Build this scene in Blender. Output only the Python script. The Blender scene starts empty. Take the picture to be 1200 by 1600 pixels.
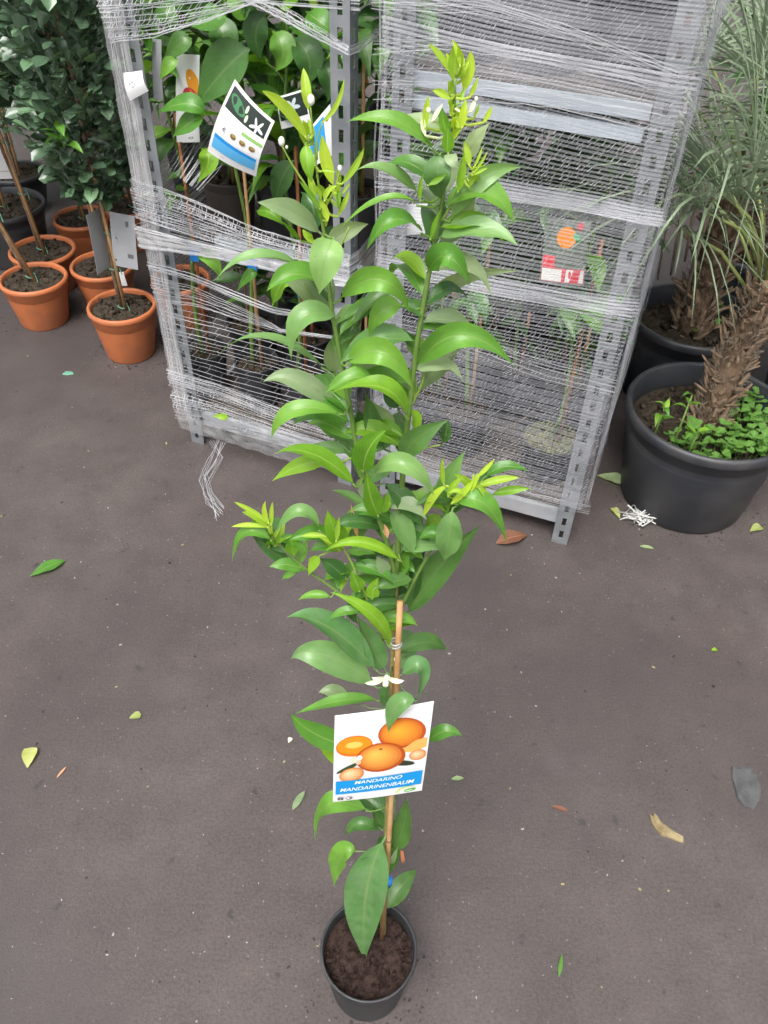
import bpy, math, random
from mathutils import Vector as V, Matrix, noise

sc = bpy.context.scene
PI = math.pi
# ------------------------------------------------------------------ camera
CAM_LOC = (0, 0, 1.72)
CAM_R = (0.999389, 0.02429, 0.025128)
CAM_U = (-0.034949, 0.694599, 0.718548)
CAM_F = (0.0, 0.718987, -0.695024)

cd = bpy.data.cameras.new('camera'); cam = bpy.data.objects.new('camera', cd)
sc.collection.objects.link(cam); sc.camera = cam
cd.sensor_fit = 'VERTICAL'; cd.sensor_height = 24; cd.lens = 19.5
cd.clip_start = 0.02; cd.clip_end = 200
cam.matrix_world = Matrix(((CAM_R[0], CAM_U[0], -CAM_F[0], CAM_LOC[0]), (CAM_R[1], CAM_U[1], -CAM_F[1], CAM_LOC[1]),
                           (CAM_R[2], CAM_U[2], -CAM_F[2], CAM_LOC[2]), (0, 0, 0, 1)))
# ------------------------------------------------------------------ sky, sun, exposure (overcast)
SUN_EL, SUN_AZ = 62, 200          # degrees; azimuth clockwise from +Y
w = bpy.data.worlds.new('World'); sc.world = w; w.use_nodes = True
nt = w.node_tree; bg = nt.nodes['Background']
sky = nt.nodes.new('ShaderNodeTexSky'); sky.sky_type = 'NISHITA'; sky.sun_disc = False
sky.sun_elevation = math.radians(SUN_EL); sky.sun_rotation = math.radians(SUN_AZ)
sky.air_density = 1.0; sky.dust_density = 6.0; sky.ozone_density = 1.0
hs = nt.nodes.new('ShaderNodeHueSaturation'); hs.inputs['Saturation'].default_value = 0.18
nt.links.new(sky.outputs[0], hs.inputs['Color']); nt.links.new(hs.outputs[0], bg.inputs['Color'])
bg.inputs['Strength'].default_value = 0.11
sd = bpy.data.lights.new('sun', 'SUN'); sun = bpy.data.objects.new('sun', sd); sc.collection.objects.link(sun)
sd.energy = 1.5; sd.angle = math.radians(30); sd.color = (1, 0.97, 0.92)
_d = V((math.sin(math.radians(SUN_AZ)) * math.cos(math.radians(SUN_EL)), math.cos(math.radians(SUN_AZ)) * math.cos(math.radians(SUN_EL)), math.sin(math.radians(SUN_EL))))
sun.rotation_euler = _d.to_track_quat('Z', 'Y').to_euler(); sun.location = (0, 0, 6)
sc.view_settings.view_transform = 'Standard'; sc.view_settings.look = 'None'
sc.view_settings.exposure = 1.05; sc.view_settings.gamma = 1
sc.cycles.use_adaptive_sampling = True; sc.cycles.adaptive_threshold = 0.04; sc.cycles.adaptive_min_samples = 12
sc.cycles.max_bounces = 4; sc.cycles.diffuse_bounces = 2; sc.cycles.glossy_bounces = 2; sc.cycles.transmission_bounces = 4; sc.cycles.transparent_max_bounces = 6

LEAVES = [
 (-0.0633, 0.6025, 1.4998, -0.0768, 0.5941, 1.523, -0.0902, 0.5852, 1.5363, 0.0095, 10.0, 'Y'),
 (-0.0626, 0.6129, 1.5165, -0.064, 0.6136, 1.5292, -0.0663, 0.6239, 1.5399, 0.0079, 0.0, 'Y'),
 (-0.0543, 0.6124, 1.5079, -0.0425, 0.613, 1.5188, -0.0375, 0.614, 1.5373, 0.004, 0.0, 'Y'),
 (-0.0642, 0.6024, 1.4976, -0.0628, 0.5924, 1.4872, -0.0601, 0.5918, 1.4734, 0.0113, 0.0, 'B'),
 (-0.0463, 0.6102, 1.4654, -0.0517, 0.6111, 1.4826, -0.0536, 0.612, 1.4998, 0.0098, 0.0, 'Y'),
 (-0.0543, 0.6014, 1.478, -0.0492, 0.6015, 1.4791, -0.0437, 0.6014, 1.478, 0.0028, 0.0, 'Y'),
 (-0.0397, 0.6102, 1.4656, -0.0298, 0.6108, 1.4779, -0.0234, 0.6116, 1.492, 0.0056, 0.0, 'Y'),
 (-0.052, 0.6004, 1.4568, -0.0495, 0.6008, 1.4644, -0.0424, 0.6009, 1.4684, 0.0047, 0.0, 'Y'),
 (-0.0433, 0.6089, 1.441, -0.0379, 0.6094, 1.4514, -0.0345, 0.61, 1.4616, 0.0043, 0.0, 'Y'),
 (-0.0398, 0.6098, 1.4581, -0.0369, 0.61, 1.4624, -0.0331, 0.6102, 1.4668, 0.0024, 0.0, 'Y'),
 (-0.055, 0.6001, 1.4501, -0.0627, 0.6007, 1.4616, -0.0708, 0.6011, 1.4715, 0.0047, 0.0, 'B'),
 (-0.0561, 0.6172, 1.4228, -0.077, 0.6001, 1.4483, -0.1003, 0.5914, 1.4581, 0.021, 15.0, 'P'),
 (-0.0713, 0.6079, 1.4209, -0.0791, 0.5994, 1.4345, -0.086, 0.5998, 1.4412, 0.0048, 0.0, 'B'),
 (-0.06, 0.599, 1.4257, -0.0638, 0.5901, 1.4324, -0.0679, 0.5904, 1.4392, 0.0067, 0.0, 'Y'),
 (-0.0452, 0.5991, 1.4288, -0.0509, 0.5806, 1.4208, -0.056, 0.5796, 1.3917, 0.0282, 0.0, 'Q'),
 (0.0195, 0.6003, 1.4556, -0.0089, 0.5914, 1.4652, -0.0428, 0.5993, 1.4339, 0.0102, 45.0, 'G'),
 (-0.0543, 0.6345, 1.4042, -0.0386, 0.6354, 1.418, -0.0205, 0.6449, 1.4196, 0.0164, 10.0, 'P'),
 (0.024, 0.6083, 1.429, -0.0006, 0.5817, 1.4569, -0.0205, 0.5897, 1.424, 0.0176, 20.0, 'G'),
 (0.0378, 0.614, 1.5377, 0.0372, 0.6147, 1.5502, 0.0362, 0.6153, 1.5617, 0.0108, 0.0, 'Y'),
 (0.0343, 0.6239, 1.5407, 0.0266, 0.6244, 1.55, 0.0188, 0.6248, 1.5571, 0.0065, 20.0, 'Y'),
 (0.0455, 0.6232, 1.5289, 0.0479, 0.624, 1.542, 0.0476, 0.6247, 1.5541, 0.0088, 0.0, 'Y'),
 (0.0492, 0.6135, 1.5279, 0.0517, 0.6138, 1.5337, 0.0532, 0.6142, 1.5409, 0.0035, 0.0, 'Y'),
 (0.0192, 0.6029, 1.5102, 0.0194, 0.6034, 1.5206, 0.0205, 0.6039, 1.5312, 0.0053, 0.0, 'Y'),
 (0.0238, 0.6031, 1.5146, 0.0269, 0.6034, 1.5205, 0.0305, 0.6037, 1.5263, 0.0035, 0.0, 'W'),
 (0.0346, 0.6039, 1.5293, 0.0291, 0.604, 1.5327, 0.0229, 0.6041, 1.5345, 0.0061, 0.0, 'Y'),
 (0.0357, 0.6026, 1.5044, 0.0317, 0.6031, 1.5148, 0.0297, 0.6036, 1.5251, 0.0089, 0.0, 'B'),
 (0.0449, 0.603, 1.5111, 0.045, 0.6034, 1.5202, 0.0459, 0.6039, 1.5296, 0.0062, 0.0, 'Y'),
 (0.0408, 0.6121, 1.5012, 0.0406, 0.6127, 1.514, 0.0363, 0.6135, 1.5283, 0.0072, 20.0, 'Y'),
 (0.0602, 0.6126, 1.5117, 0.0632, 0.6129, 1.5168, 0.0652, 0.6132, 1.5227, 0.004, 0.0, 'Y'),
 (0.0532, 0.6128, 1.5144, 0.0549, 0.613, 1.5191, 0.0562, 0.6133, 1.5241, 0.0027, 0.0, 'Y'),
 (0.0493, 0.6035, 1.5216, 0.0511, 0.6037, 1.5257, 0.0529, 0.6039, 1.5299, 0.0035, 0.0, 'W'),
 (0.0199, 0.6027, 1.5051, 0.0173, 0.603, 1.5123, 0.0178, 0.6033, 1.5185, 0.004, 0.0, 'W'),
 (0.0288, 0.6114, 1.4898, -0.0007, 0.5937, 1.5199, -0.0352, 0.603, 1.5126, 0.0139, 15.0, 'G'),
 (0.0372, 0.631, 1.4965, 0.0216, 0.6315, 1.5057, 0.0039, 0.6412, 1.5054, 0.0125, 0.0, 'P'),
 (0.0359, 0.5928, 1.4971, 0.0348, 0.5931, 1.5056, 0.0345, 0.5936, 1.5152, 0.0102, 10.0, 'B'),
 (0.0359, 0.5928, 1.4971, 0.0383, 0.5833, 1.4964, 0.0437, 0.5831, 1.491, 0.0098, 0.0, 'P'),
 (0.0505, 0.6298, 1.478, 0.0572, 0.6307, 1.4927, 0.0671, 0.6315, 1.5054, 0.0141, 0.0, 'P'),
 (0.0306, 0.5928, 1.4969, 0.0285, 0.5828, 1.4852, 0.0338, 0.5914, 1.4648, 0.0214, 0.0, 'D'),
 (0.045, 0.5916, 1.4698, 0.0469, 0.5923, 1.4843, 0.0469, 0.5929, 1.4996, 0.0068, 0.0, 'B'),
 (0.0559, 0.6016, 1.4809, 0.0607, 0.6019, 1.4878, 0.0643, 0.6023, 1.4967, 0.0023, 0.0, 'Y'),
 (0.0556, 0.6017, 1.4845, 0.0585, 0.6021, 1.4912, 0.0604, 0.6024, 1.4992, 0.0023, 0.0, 'Y'),
 (0.0552, 0.6015, 1.4791, 0.0604, 0.6016, 1.482, 0.0656, 0.6018, 1.4848, 0.0028, 0.0, 'Y'),
 (0.0419, 0.6089, 1.4401, 0.0607, 0.6107, 1.4751, 0.0935, 0.6204, 1.4789, 0.0178, 15.0, 'Q'),
 (0.0364, 0.6348, 1.4091, 0.053, 0.636, 1.4264, 0.0622, 0.6373, 1.4469, 0.0193, 0.0, 'P'),
 (0.0194, 0.6283, 1.4523, -0.008, 0.6202, 1.475, -0.0312, 0.6199, 1.4714, 0.0133, 20.0, 'Q'),
 (0.0186, 0.5913, 1.4629, 0.0175, 0.5917, 1.4734, 0.0197, 0.5922, 1.4834, 0.0041, 0.0, 'B'),
 (0.0226, 0.5825, 1.4783, 0.0296, 0.5827, 1.4822, 0.0363, 0.583, 1.4886, 0.0045, 0.0, 'B'),
 (0.0278, 0.5991, 1.4299, 0.0308, 0.5997, 1.4424, 0.0348, 0.6003, 1.4547, 0.0048, 0.0, 'B'),
 (0.0279, 0.6067, 1.3978, 0.0398, 0.5809, 1.4307, 0.0609, 0.5888, 1.3988, 0.0219, 15.0, 'G'),
 (0.0289, 0.6309, 1.351, 0.0526, 0.633, 1.3824, 0.1062, 0.6421, 1.3843, 0.0149, 30.0, 'P'),
 (-0.0445, 0.6053, 1.3708, -0.0083, 0.5802, 1.4121, 0.0154, 0.5876, 1.373, 0.0214, 15.0, 'G'),
 (-0.0645, 0.6239, 1.3817, -0.1048, 0.6074, 1.4109, -0.1409, 0.6063, 1.3871, 0.015, 40.0, 'Q'),
 (-0.0515, 0.6305, 1.345, -0.0701, 0.6233, 1.3725, -0.0939, 0.6239, 1.3828, 0.0223, 0.0, 'P'),
 (-0.0426, 0.6045, 1.3565, -0.0731, 0.5876, 1.3695, -0.0819, 0.586, 1.3266, 0.0236, 10.0, 'Q'),
 (-0.0539, 0.6184, 1.2941, -0.1044, 0.6039, 1.3416, -0.1461, 0.6027, 1.318, 0.0161, 40.0, 'Q'),
 (0.0041, 0.6234, 1.3741, -0.0166, 0.614, 1.368, -0.0341, 0.6037, 1.3408, 0.0158, 20.0, 'D'),
 (0.0098, 0.6052, 1.3694, -0.0083, 0.5964, 1.3715, -0.0178, 0.5952, 1.3456, 0.0196, 10.0, 'G'),
 (0.0286, 0.6047, 1.3604, 0.0176, 0.6052, 1.3697, 0.0056, 0.6051, 1.3681, 0.0148, 0.0, 'D'),
 (-0.0471, 0.6264, 1.286, -0.0503, 0.6279, 1.308, -0.0434, 0.6296, 1.332, 0.0216, 0.0, 'P'),
 (-0.0402, 0.6272, 1.2968, -0.0361, 0.6284, 1.3149, -0.0256, 0.6299, 1.3369, 0.0214, 0.0, 'P'),
 (-0.0193, 0.6358, 1.296, -0.0054, 0.6374, 1.317, 0.0151, 0.6383, 1.329, 0.0193, 0.0, 'P'),
 (0.0217, 0.6021, 1.3084, 0.0541, 0.5873, 1.3619, 0.1055, 0.5944, 1.3223, 0.0258, 25.0, 'G'),
 (0.0618, 0.6201, 1.321, 0.0408, 0.6188, 1.3011, 0.0281, 0.6172, 1.2747, 0.0204, 0.0, 'P'),
 (-0.0381, 0.594, 1.3166, -0.0047, 0.5781, 1.3485, 0.0207, 0.5767, 1.307, 0.0249, 15.0, 'G'),
 (-0.0093, 0.5851, 1.3077, -0.0301, 0.5771, 1.3182, -0.054, 0.5766, 1.2999, 0.0192, 30.0, 'G'),
 (0.0183, 0.5758, 1.2764, -0.0037, 0.5606, 1.3245, -0.0512, 0.5685, 1.3046, 0.0229, 20.0, 'B'),
 (0.0048, 0.6141, 1.2258, -0.009, 0.6155, 1.2483, -0.0194, 0.6167, 1.2674, 0.0249, 0.0, 'P'),
 (-0.0417, 0.6079, 1.26, -0.0811, 0.6016, 1.2977, -0.11, 0.6013, 1.292, 0.0223, 10.0, 'P'),
 (-0.0378, 0.5838, 1.2727, -0.083, 0.5762, 1.2855, -0.1025, 0.5752, 1.2494, 0.0176, 15.0, 'G'),
 (-0.0362, 0.6212, 1.2103, -0.0543, 0.6228, 1.2332, -0.0763, 0.6236, 1.2452, 0.023, 0.0, 'Q'),
 (-0.0021, 0.6054, 1.217, -0.0146, 0.6071, 1.2471, -0.0209, 0.6091, 1.2813, 0.0212, 0.0, 'D'),
 (0.0098, 0.624, 1.2501, 0.0031, 0.6254, 1.2706, 0.0098, 0.627, 1.2942, 0.0211, 0.0, 'D'),
 (0.0149, 0.5896, 1.2201, 0.0263, 0.5829, 1.2504, 0.0534, 0.5838, 1.2711, 0.0241, 15.0, 'D'),
 (0.0508, 0.5983, 1.2345, 0.054, 0.5911, 1.2517, 0.0541, 0.5917, 1.2657, 0.0127, 0.0, 'D'),
 (-0.0206, 0.5738, 1.215, -0.0161, 0.567, 1.2497, -0.0003, 0.5675, 1.2701, 0.0271, 0.0, 'B'),
 (-0.0256, 0.5806, 1.1895, -0.0652, 0.5746, 1.2382, -0.1019, 0.5746, 1.2321, 0.0219, 20.0, 'B'),
 (-0.0524, 0.5893, 1.2126, -0.0794, 0.5892, 1.2091, -0.1078, 0.5883, 1.1869, 0.0168, 10.0, 'B'),
 (-0.0339, 0.6128, 1.2062, -0.0541, 0.6132, 1.2114, -0.0755, 0.6131, 1.2112, 0.0134, 0.0, 'Q'),
 (-0.0188, 0.6016, 1.1491, -0.0354, 0.6021, 1.1583, -0.053, 0.6025, 1.1649, 0.0114, 0.0, 'Q'),
 (-0.013, 0.5737, 1.2123, 0.0176, 0.5591, 1.2432, 0.0457, 0.5657, 1.1968, 0.0226, 5.0, 'Q'),
 (-0.0048, 0.572, 1.16, -0.0136, 0.5656, 1.1933, -0.0169, 0.5663, 1.2218, 0.0202, 0.0, 'B'),
 (-0.001, 0.5957, 1.1828, 0.0214, 0.5872, 1.1664, 0.0406, 0.5858, 1.1344, 0.0236, 0.0, 'D'),
 (0.0044, 0.5939, 1.1479, 0.0197, 0.5857, 1.1326, 0.0331, 0.584, 1.0949, 0.0255, 0.0, 'Q'),
 (-0.0031, 0.5793, 1.1581, 0.0009, 0.5799, 1.1723, 0.0024, 0.5804, 1.186, 0.0135, 0.0, 'B'),
 (-0.0249, 0.5849, 1.1156, -0.0295, 0.586, 1.1389, -0.0327, 0.587, 1.1622, 0.0057, 0.0, 'O'),
 (0.0047, 0.5781, 1.1259, 0.0025, 0.5785, 1.1363, -0.0002, 0.5788, 1.1447, 0.0057, 0.0, 'O'),
 (0.06, 0.6013, 1.1452, 0.061, 0.6035, 1.1828, 0.0746, 0.6055, 1.2181, 0.0248, 0.0, 'Q'),
 (0.0959, 0.6038, 1.1875, 0.1143, 0.6047, 1.2039, 0.1387, 0.6042, 1.1957, 0.0134, 10.0, 'G'),
 (0.0868, 0.5883, 1.1894, 0.1065, 0.5888, 1.1981, 0.126, 0.589, 1.202, 0.0085, 0.0, 'Y'),
 (0.1021, 0.5952, 1.1713, 0.1228, 0.5956, 1.1803, 0.141, 0.5958, 1.1827, 0.0099, 0.0, 'B'),
 (0.0581, 0.5809, 1.1956, 0.0452, 0.5802, 1.18, 0.0387, 0.5793, 1.1558, 0.0085, 0.0, 'Y'),
 (0.0869, 0.5888, 1.2004, 0.0942, 0.5893, 1.2115, 0.1006, 0.5899, 1.223, 0.0048, 0.0, 'Y'),
 (0.0556, 0.5809, 1.1963, 0.0521, 0.5815, 1.2116, 0.052, 0.5821, 1.2289, 0.0053, 0.0, 'Y'),
 (0.064, 0.58, 1.1735, 0.075, 0.5806, 1.1877, 0.0826, 0.5812, 1.2037, 0.0079, 0.0, 'Y'),
 (0.0603, 0.5804, 1.1822, 0.0641, 0.5809, 1.1951, 0.0715, 0.5813, 1.2071, 0.0078, 0.0, 'Y'),
 (0.0863, 0.581, 1.1961, 0.0943, 0.5807, 1.1885, 0.1024, 0.5802, 1.176, 0.0067, 0.0, 'Y'),
 (0.0811, 0.5806, 1.188, 0.0839, 0.5812, 1.2022, 0.0887, 0.5816, 1.2132, 0.006, 0.0, 'Y'),
 (0.0744, 0.5731, 1.1905, 0.0678, 0.5734, 1.1981, 0.0592, 0.5732, 1.1938, 0.0054, 0.0, 'Y'),
 (0.0678, 0.58, 1.1729, 0.0946, 0.5731, 1.1873, 0.1237, 0.5782, 1.1235, 0.0241, 10.0, 'G'),
 (0.0649, 0.5726, 1.1747, 0.0638, 0.5644, 1.1473, 0.0623, 0.5702, 1.1036, 0.0309, 0.0, 'Q'),
 (0.0632, 0.5853, 1.1233, 0.0487, 0.5855, 1.1279, 0.0365, 0.585, 1.1176, 0.0174, 0.0, 'G'),
 (0.0303, 0.5986, 0.9789, 0.0587, 0.6032, 1.0533, 0.099, 0.6073, 1.1186, 0.04, 5.0, 'D'),
 (0.0242, 0.6057, 0.9835, 0.0341, 0.6092, 1.0349, 0.0459, 0.6118, 1.0737, 0.0281, 0.0, 'D'),
 (-0.1115, 0.5847, 1.1077, -0.1392, 0.5856, 1.1257, -0.1561, 0.5833, 1.0761, 0.0154, 10.0, 'G'),
 (-0.0949, 0.5965, 1.0609, -0.1163, 0.5975, 1.0786, -0.1365, 0.599, 1.1049, 0.0162, 0.0, 'D'),
 (-0.0623, 0.5853, 1.1226, -0.0828, 0.5868, 1.1557, -0.1089, 0.5852, 1.1185, 0.0175, 20.0, 'Q'),
 (-0.0928, 0.585, 1.1158, -0.0928, 0.5844, 1.1033, -0.0909, 0.5837, 1.0869, 0.0162, 0.0, 'B'),
 (-0.1114, 0.5857, 1.1289, -0.1292, 0.5865, 1.1468, -0.1464, 0.5871, 1.1592, 0.0063, 0.0, 'Y'),
 (-0.1148, 0.5856, 1.127, -0.1338, 0.5857, 1.1295, -0.1521, 0.5856, 1.126, 0.0058, 0.0, 'Y'),
 (-0.1131, 0.5788, 1.1392, -0.117, 0.5794, 1.1542, -0.1142, 0.58, 1.1684, 0.0056, 0.0, 'Y'),
 (-0.1106, 0.5787, 1.1376, -0.1096, 0.5793, 1.1529, -0.1074, 0.5799, 1.1679, 0.005, 0.0, 'Y'),
 (-0.116, 0.5856, 1.1269, -0.1266, 0.5862, 1.1401, -0.14, 0.5865, 1.1462, 0.0076, 0.0, 'Y'),
 (-0.1195, 0.5924, 1.118, -0.1286, 0.5929, 1.1271, -0.1331, 0.5934, 1.1355, 0.0116, 0.0, 'B'),
 (-0.0405, 0.5845, 1.1059, -0.05, 0.5785, 1.1363, -0.0546, 0.5795, 1.1598, 0.024, 0.0, 'B'),
 (-0.0571, 0.5711, 1.1318, -0.0684, 0.5712, 1.1329, -0.0811, 0.5712, 1.1305, 0.0063, 0.0, 'Y'),
 (-0.0465, 0.5709, 1.1253, -0.0444, 0.5714, 1.1411, -0.043, 0.572, 1.1581, 0.0056, 0.0, 'Y'),
 (-0.0497, 0.5708, 1.1216, -0.0572, 0.571, 1.1283, -0.0647, 0.5711, 1.1314, 0.0057, 0.0, 'Y'),
 (-0.035, 0.5917, 1.1043, -0.0253, 0.5923, 1.1172, -0.0138, 0.5931, 1.1326, 0.0156, 0.0, 'D'),
 (0.0201, 0.5768, 1.0924, -0.0212, 0.571, 1.1301, -0.0589, 0.5704, 1.1104, 0.0139, 10.0, 'B'),
 (-0.0534, 0.5809, 1.0279, -0.0727, 0.5811, 1.0319, -0.0904, 0.5807, 1.0208, 0.011, 0.0, 'G'),
 (-0.0878, 0.5827, 1.0654, -0.0974, 0.5826, 1.0621, -0.1061, 0.5821, 1.0519, 0.0088, 0.0, 'G'),
 (0.0133, 0.5651, 0.9604, -0.0064, 0.5609, 1.0278, -0.0535, 0.5684, 1.0511, 0.0184, 15.0, 'B'),
 (-0.0228, 0.5749, 1.0451, -0.0269, 0.5755, 1.0616, -0.0323, 0.5761, 1.0757, 0.018, 0.0, 'B'),
 (-0.0091, 0.5745, 1.0348, -0.008, 0.5751, 1.0508, -0.003, 0.5758, 1.0686, 0.0162, 0.0, 'B'),
 (-0.0034, 0.5967, 1.0634, -0.0186, 0.5975, 1.0778, -0.0375, 0.5972, 1.0731, 0.0226, 0.0, 'D'),
 (0.0064, 0.5825, 1.0616, 0.0006, 0.5832, 1.0784, -0.0063, 0.5839, 1.093, 0.016, 0.0, 'P'),
 (-0.0372, 0.5888, 1.049, -0.052, 0.5898, 1.0675, -0.0652, 0.5904, 1.0791, 0.0216, 0.0, 'D'),
 (-0.0644, 0.5838, 1.0901, -0.0713, 0.5833, 1.0786, -0.0773, 0.5824, 1.0593, 0.0133, 0.0, 'B'),
 (0.0036, 0.5932, 1.0032, 0.007, 0.595, 1.0338, 0.0075, 0.5967, 1.063, 0.0209, 0.0, 'D'),
 (-0.0031, 0.592, 0.9817, -0.0178, 0.5935, 1.0072, -0.0278, 0.5949, 1.0321, 0.0227, 0.0, 'D'),
 (0.0148, 0.5958, 1.0489, 0.0236, 0.597, 1.0685, 0.0277, 0.5986, 1.0965, 0.0176, 0.0, 'G'),
 (0.0014, 0.5864, 0.8825, -0.059, 0.5851, 0.9769, -0.1055, 0.5855, 0.9842, 0.0389, 10.0, 'R'),
 (-0.0003, 0.5791, 0.862, -0.0645, 0.5766, 0.9354, -0.1021, 0.576, 0.9205, 0.0413, 5.0, 'R'),
 (0.0092, 0.5982, 0.8714, -0.0135, 0.6015, 0.9211, -0.0267, 0.6047, 0.9682, 0.0334, 0.0, 'R'),
 (-0.0364, 0.594, 0.8092, -0.0566, 0.5953, 0.8276, -0.0744, 0.595, 0.8241, 0.0226, 0.0, 'P'),
 (0.0026, 0.5778, 0.8365, -0.0445, 0.5723, 0.8447, -0.1026, 0.5761, 0.8037, 0.0204, 30.0, 'G'),
 (-0.0215, 0.582, 0.7102, -0.0827, 0.5839, 0.7418, -0.111, 0.5867, 0.7878, 0.0338, 0.0, 'G'),
 (-0.0339, 0.5842, 0.6576, -0.0584, 0.5861, 0.6872, -0.0787, 0.5879, 0.716, 0.021, 0.0, 'B'),
 (0.0247, 0.569, 0.9035, 0.0506, 0.5643, 0.937, 0.0478, 0.5615, 0.8642, 0.0248, 10.0, 'R'),
 (0.0469, 0.5505, 0.8809, 0.0213, 0.5449, 0.884, 0.0149, 0.5432, 0.8191, 0.0254, 10.0, 'R'),
 (0.0108, 0.557, 0.902, 0.0075, 0.5563, 0.8831, 0.0083, 0.5553, 0.8533, 0.0136, 0.0, 'D'),
 (0.0685, 0.5834, 0.7334, 0.0892, 0.5853, 0.7635, 0.1129, 0.5845, 0.7506, 0.0217, 0.0, 'G'),
 (-0.0043, 0.5593, 0.581, -0.0689, 0.5607, 0.6082, -0.0863, 0.559, 0.4844, 0.0362, 20.0, 'G'),
 (0.0306, 0.5654, 0.4347, 0.0471, 0.5703, 0.5174, 0.0474, 0.5751, 0.596, 0.0364, 0.0, 'D'),
 (0.0166, 0.5608, 0.5185, -0.0236, 0.5621, 0.5418, -0.0397, 0.5598, 0.4993, 0.0226, 0.0, 'D'),
 (-0.0241, 0.5573, 0.4532, -0.0498, 0.557, 0.4473, -0.0606, 0.5545, 0.3236, 0.0376, 5.0, 'G'),
 (0.0187, 0.5515, 0.5177, -0.0112, 0.524, 0.3719, -0.005, 0.5068, 0.1105, 0.0748, 0.0, 'R'),
 (0.0311, 0.5514, 0.4252, 0.0334, 0.5525, 0.4461, 0.0389, 0.5543, 0.4828, 0.0099, 0.0, 'P'),
 (-0.0185, 0.5255, 0.1397, -0.0298, 0.5225, 0.0755, -0.0394, 0.518, -0.0174, 0.0164, 0.0, 'B'),
 (-0.0071, 0.5284, 0.1255, -0.0112, 0.5256, 0.0676, -0.0275, 0.5228, 0.0118, 0.0235, 0.0, 'G'),
 (0.0166, 0.5654, 0.5151, 0.0064, 0.5669, 0.5421, -0.0036, 0.5687, 0.5738, 0.0245, 0.0, 'D'),
 (-0.0252, 0.6005, 1.0095, -0.0338, 0.5988, 0.983, -0.0249, 0.5975, 0.962, 0.016, 0.0, 'D'),
 (0.0253, 0.6116, 1.325, 0.0166, 0.6121, 1.3339, 0.0107, 0.6127, 1.3445, 0.012, 0.0, 'D'),
 (-0.0269, 0.6159, 1.2546, -0.0238, 0.615, 1.2405, -0.0146, 0.6141, 1.2264, 0.0175, 0.0, 'D'),
 (0.0197, 0.6, 1.2686, 0.0271, 0.5995, 1.2585, 0.0257, 0.5986, 1.2407, 0.0116, 0.0, 'B'),
]
STEMS = [
 ([(0.0242, 0.544, 0.1398), (0.0224, 0.5529, 0.2953), (0.0219, 0.5604, 0.4269), (0.0208, 0.57, 0.5963), (0.0186, 0.579, 0.7535), (0.0167, 0.5865, 0.8858), (0.0163, 0.5911, 0.9665), (0.0155, 0.5958, 1.049)], 0.00567, 0.00265),
 ([(0.0155, 0.589, 1.0516), (0.0029, 0.592, 1.1115), (-0.0097, 0.5942, 1.1539), (-0.0245, 0.5966, 1.2012), (-0.0319, 0.5994, 1.256), (-0.0375, 0.6013, 1.293), (-0.0449, 0.6035, 1.3368), (-0.0497, 0.6053, 1.3717), (-0.0513, 0.6067, 1.3992), (-0.0537, 0.6084, 1.4302), (-0.0562, 0.6094, 1.4498)], 0.00301, 0.00132),
 ([(0.0155, 0.589, 1.0516), (0.0162, 0.5943, 1.1551), (0.0169, 0.5979, 1.2257), (0.0205, 0.6011, 1.2888), (0.0229, 0.6037, 1.3395), (0.0276, 0.606, 1.3858), (0.0321, 0.6081, 1.4257), (0.035, 0.6096, 1.454), (0.0383, 0.6112, 1.4857), (0.0395, 0.6128, 1.516), (0.038, 0.6141, 1.5405)], 0.00301, 0.00096),
 ([(0.0143, 0.5832, 0.9409), (-0.0137, 0.5857, 0.989), (-0.0456, 0.5878, 1.0287), (-0.0858, 0.5897, 1.0658), (-0.1136, 0.5919, 1.1077)], 0.00203, 0.00108),
 ([(0.0196, 0.5861, 0.996), (0.0364, 0.5893, 1.0575), (0.0536, 0.5917, 1.105), (0.0662, 0.5942, 1.1532), (0.0858, 0.5955, 1.1787)], 0.00196, 0.00102),
 ([(-0.0563, 0.6092, 1.4459), (-0.0631, 0.6099, 1.4591), (-0.0699, 0.6104, 1.4692), (-0.0778, 0.6111, 1.4817), (-0.0828, 0.6116, 1.4922)], 0.00106, 0.00051),
 ([(-0.0549, 0.6091, 1.445), (-0.0568, 0.6101, 1.4641), (-0.059, 0.6113, 1.4868), (-0.0603, 0.6122, 1.5043), (-0.0612, 0.613, 1.519)], 0.00106, 0.00049),
 ([(-0.0577, 0.6111, 1.4824), (-0.0573, 0.6119, 1.4979), (-0.0525, 0.6125, 1.5088)], 0.00077, 0.0005),
 ([(-0.0539, 0.6091, 1.4451), (-0.0455, 0.6099, 1.4598), (-0.0425, 0.6104, 1.4692), (-0.041, 0.6107, 1.4757)], 0.00106, 0.00052),
 ([(0.036, 0.6089, 1.4409), (0.0419, 0.6095, 1.4523), (0.049, 0.6104, 1.47), (0.0587, 0.611, 1.4809)], 0.00107, 0.00051),
 ([(-0.0513, 0.6067, 1.3992), (-0.0446, 0.6074, 1.4126), (-0.038, 0.608, 1.4232), (-0.0345, 0.6085, 1.4334)], 0.00084, 0.00054),
 ([(0.0197, 0.6, 1.2686), (0.0272, 0.6011, 1.2891), (0.0319, 0.6019, 1.3056), (0.0271, 0.6027, 1.3212)], 0.00095, 0.0006),
 ([(0.0158, 0.5963, 1.1953), (0.0222, 0.5973, 1.2147), (0.0336, 0.5979, 1.2264), (0.0511, 0.5981, 1.2308)], 0.00101, 0.00065),
 ([(0.0037, 0.5838, 0.9516), (-0.0249, 0.5891, 1.0545), (-0.0384, 0.591, 1.0915), (-0.0481, 0.5919, 1.1091)], 0.00161, 0.00072),
]
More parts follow.
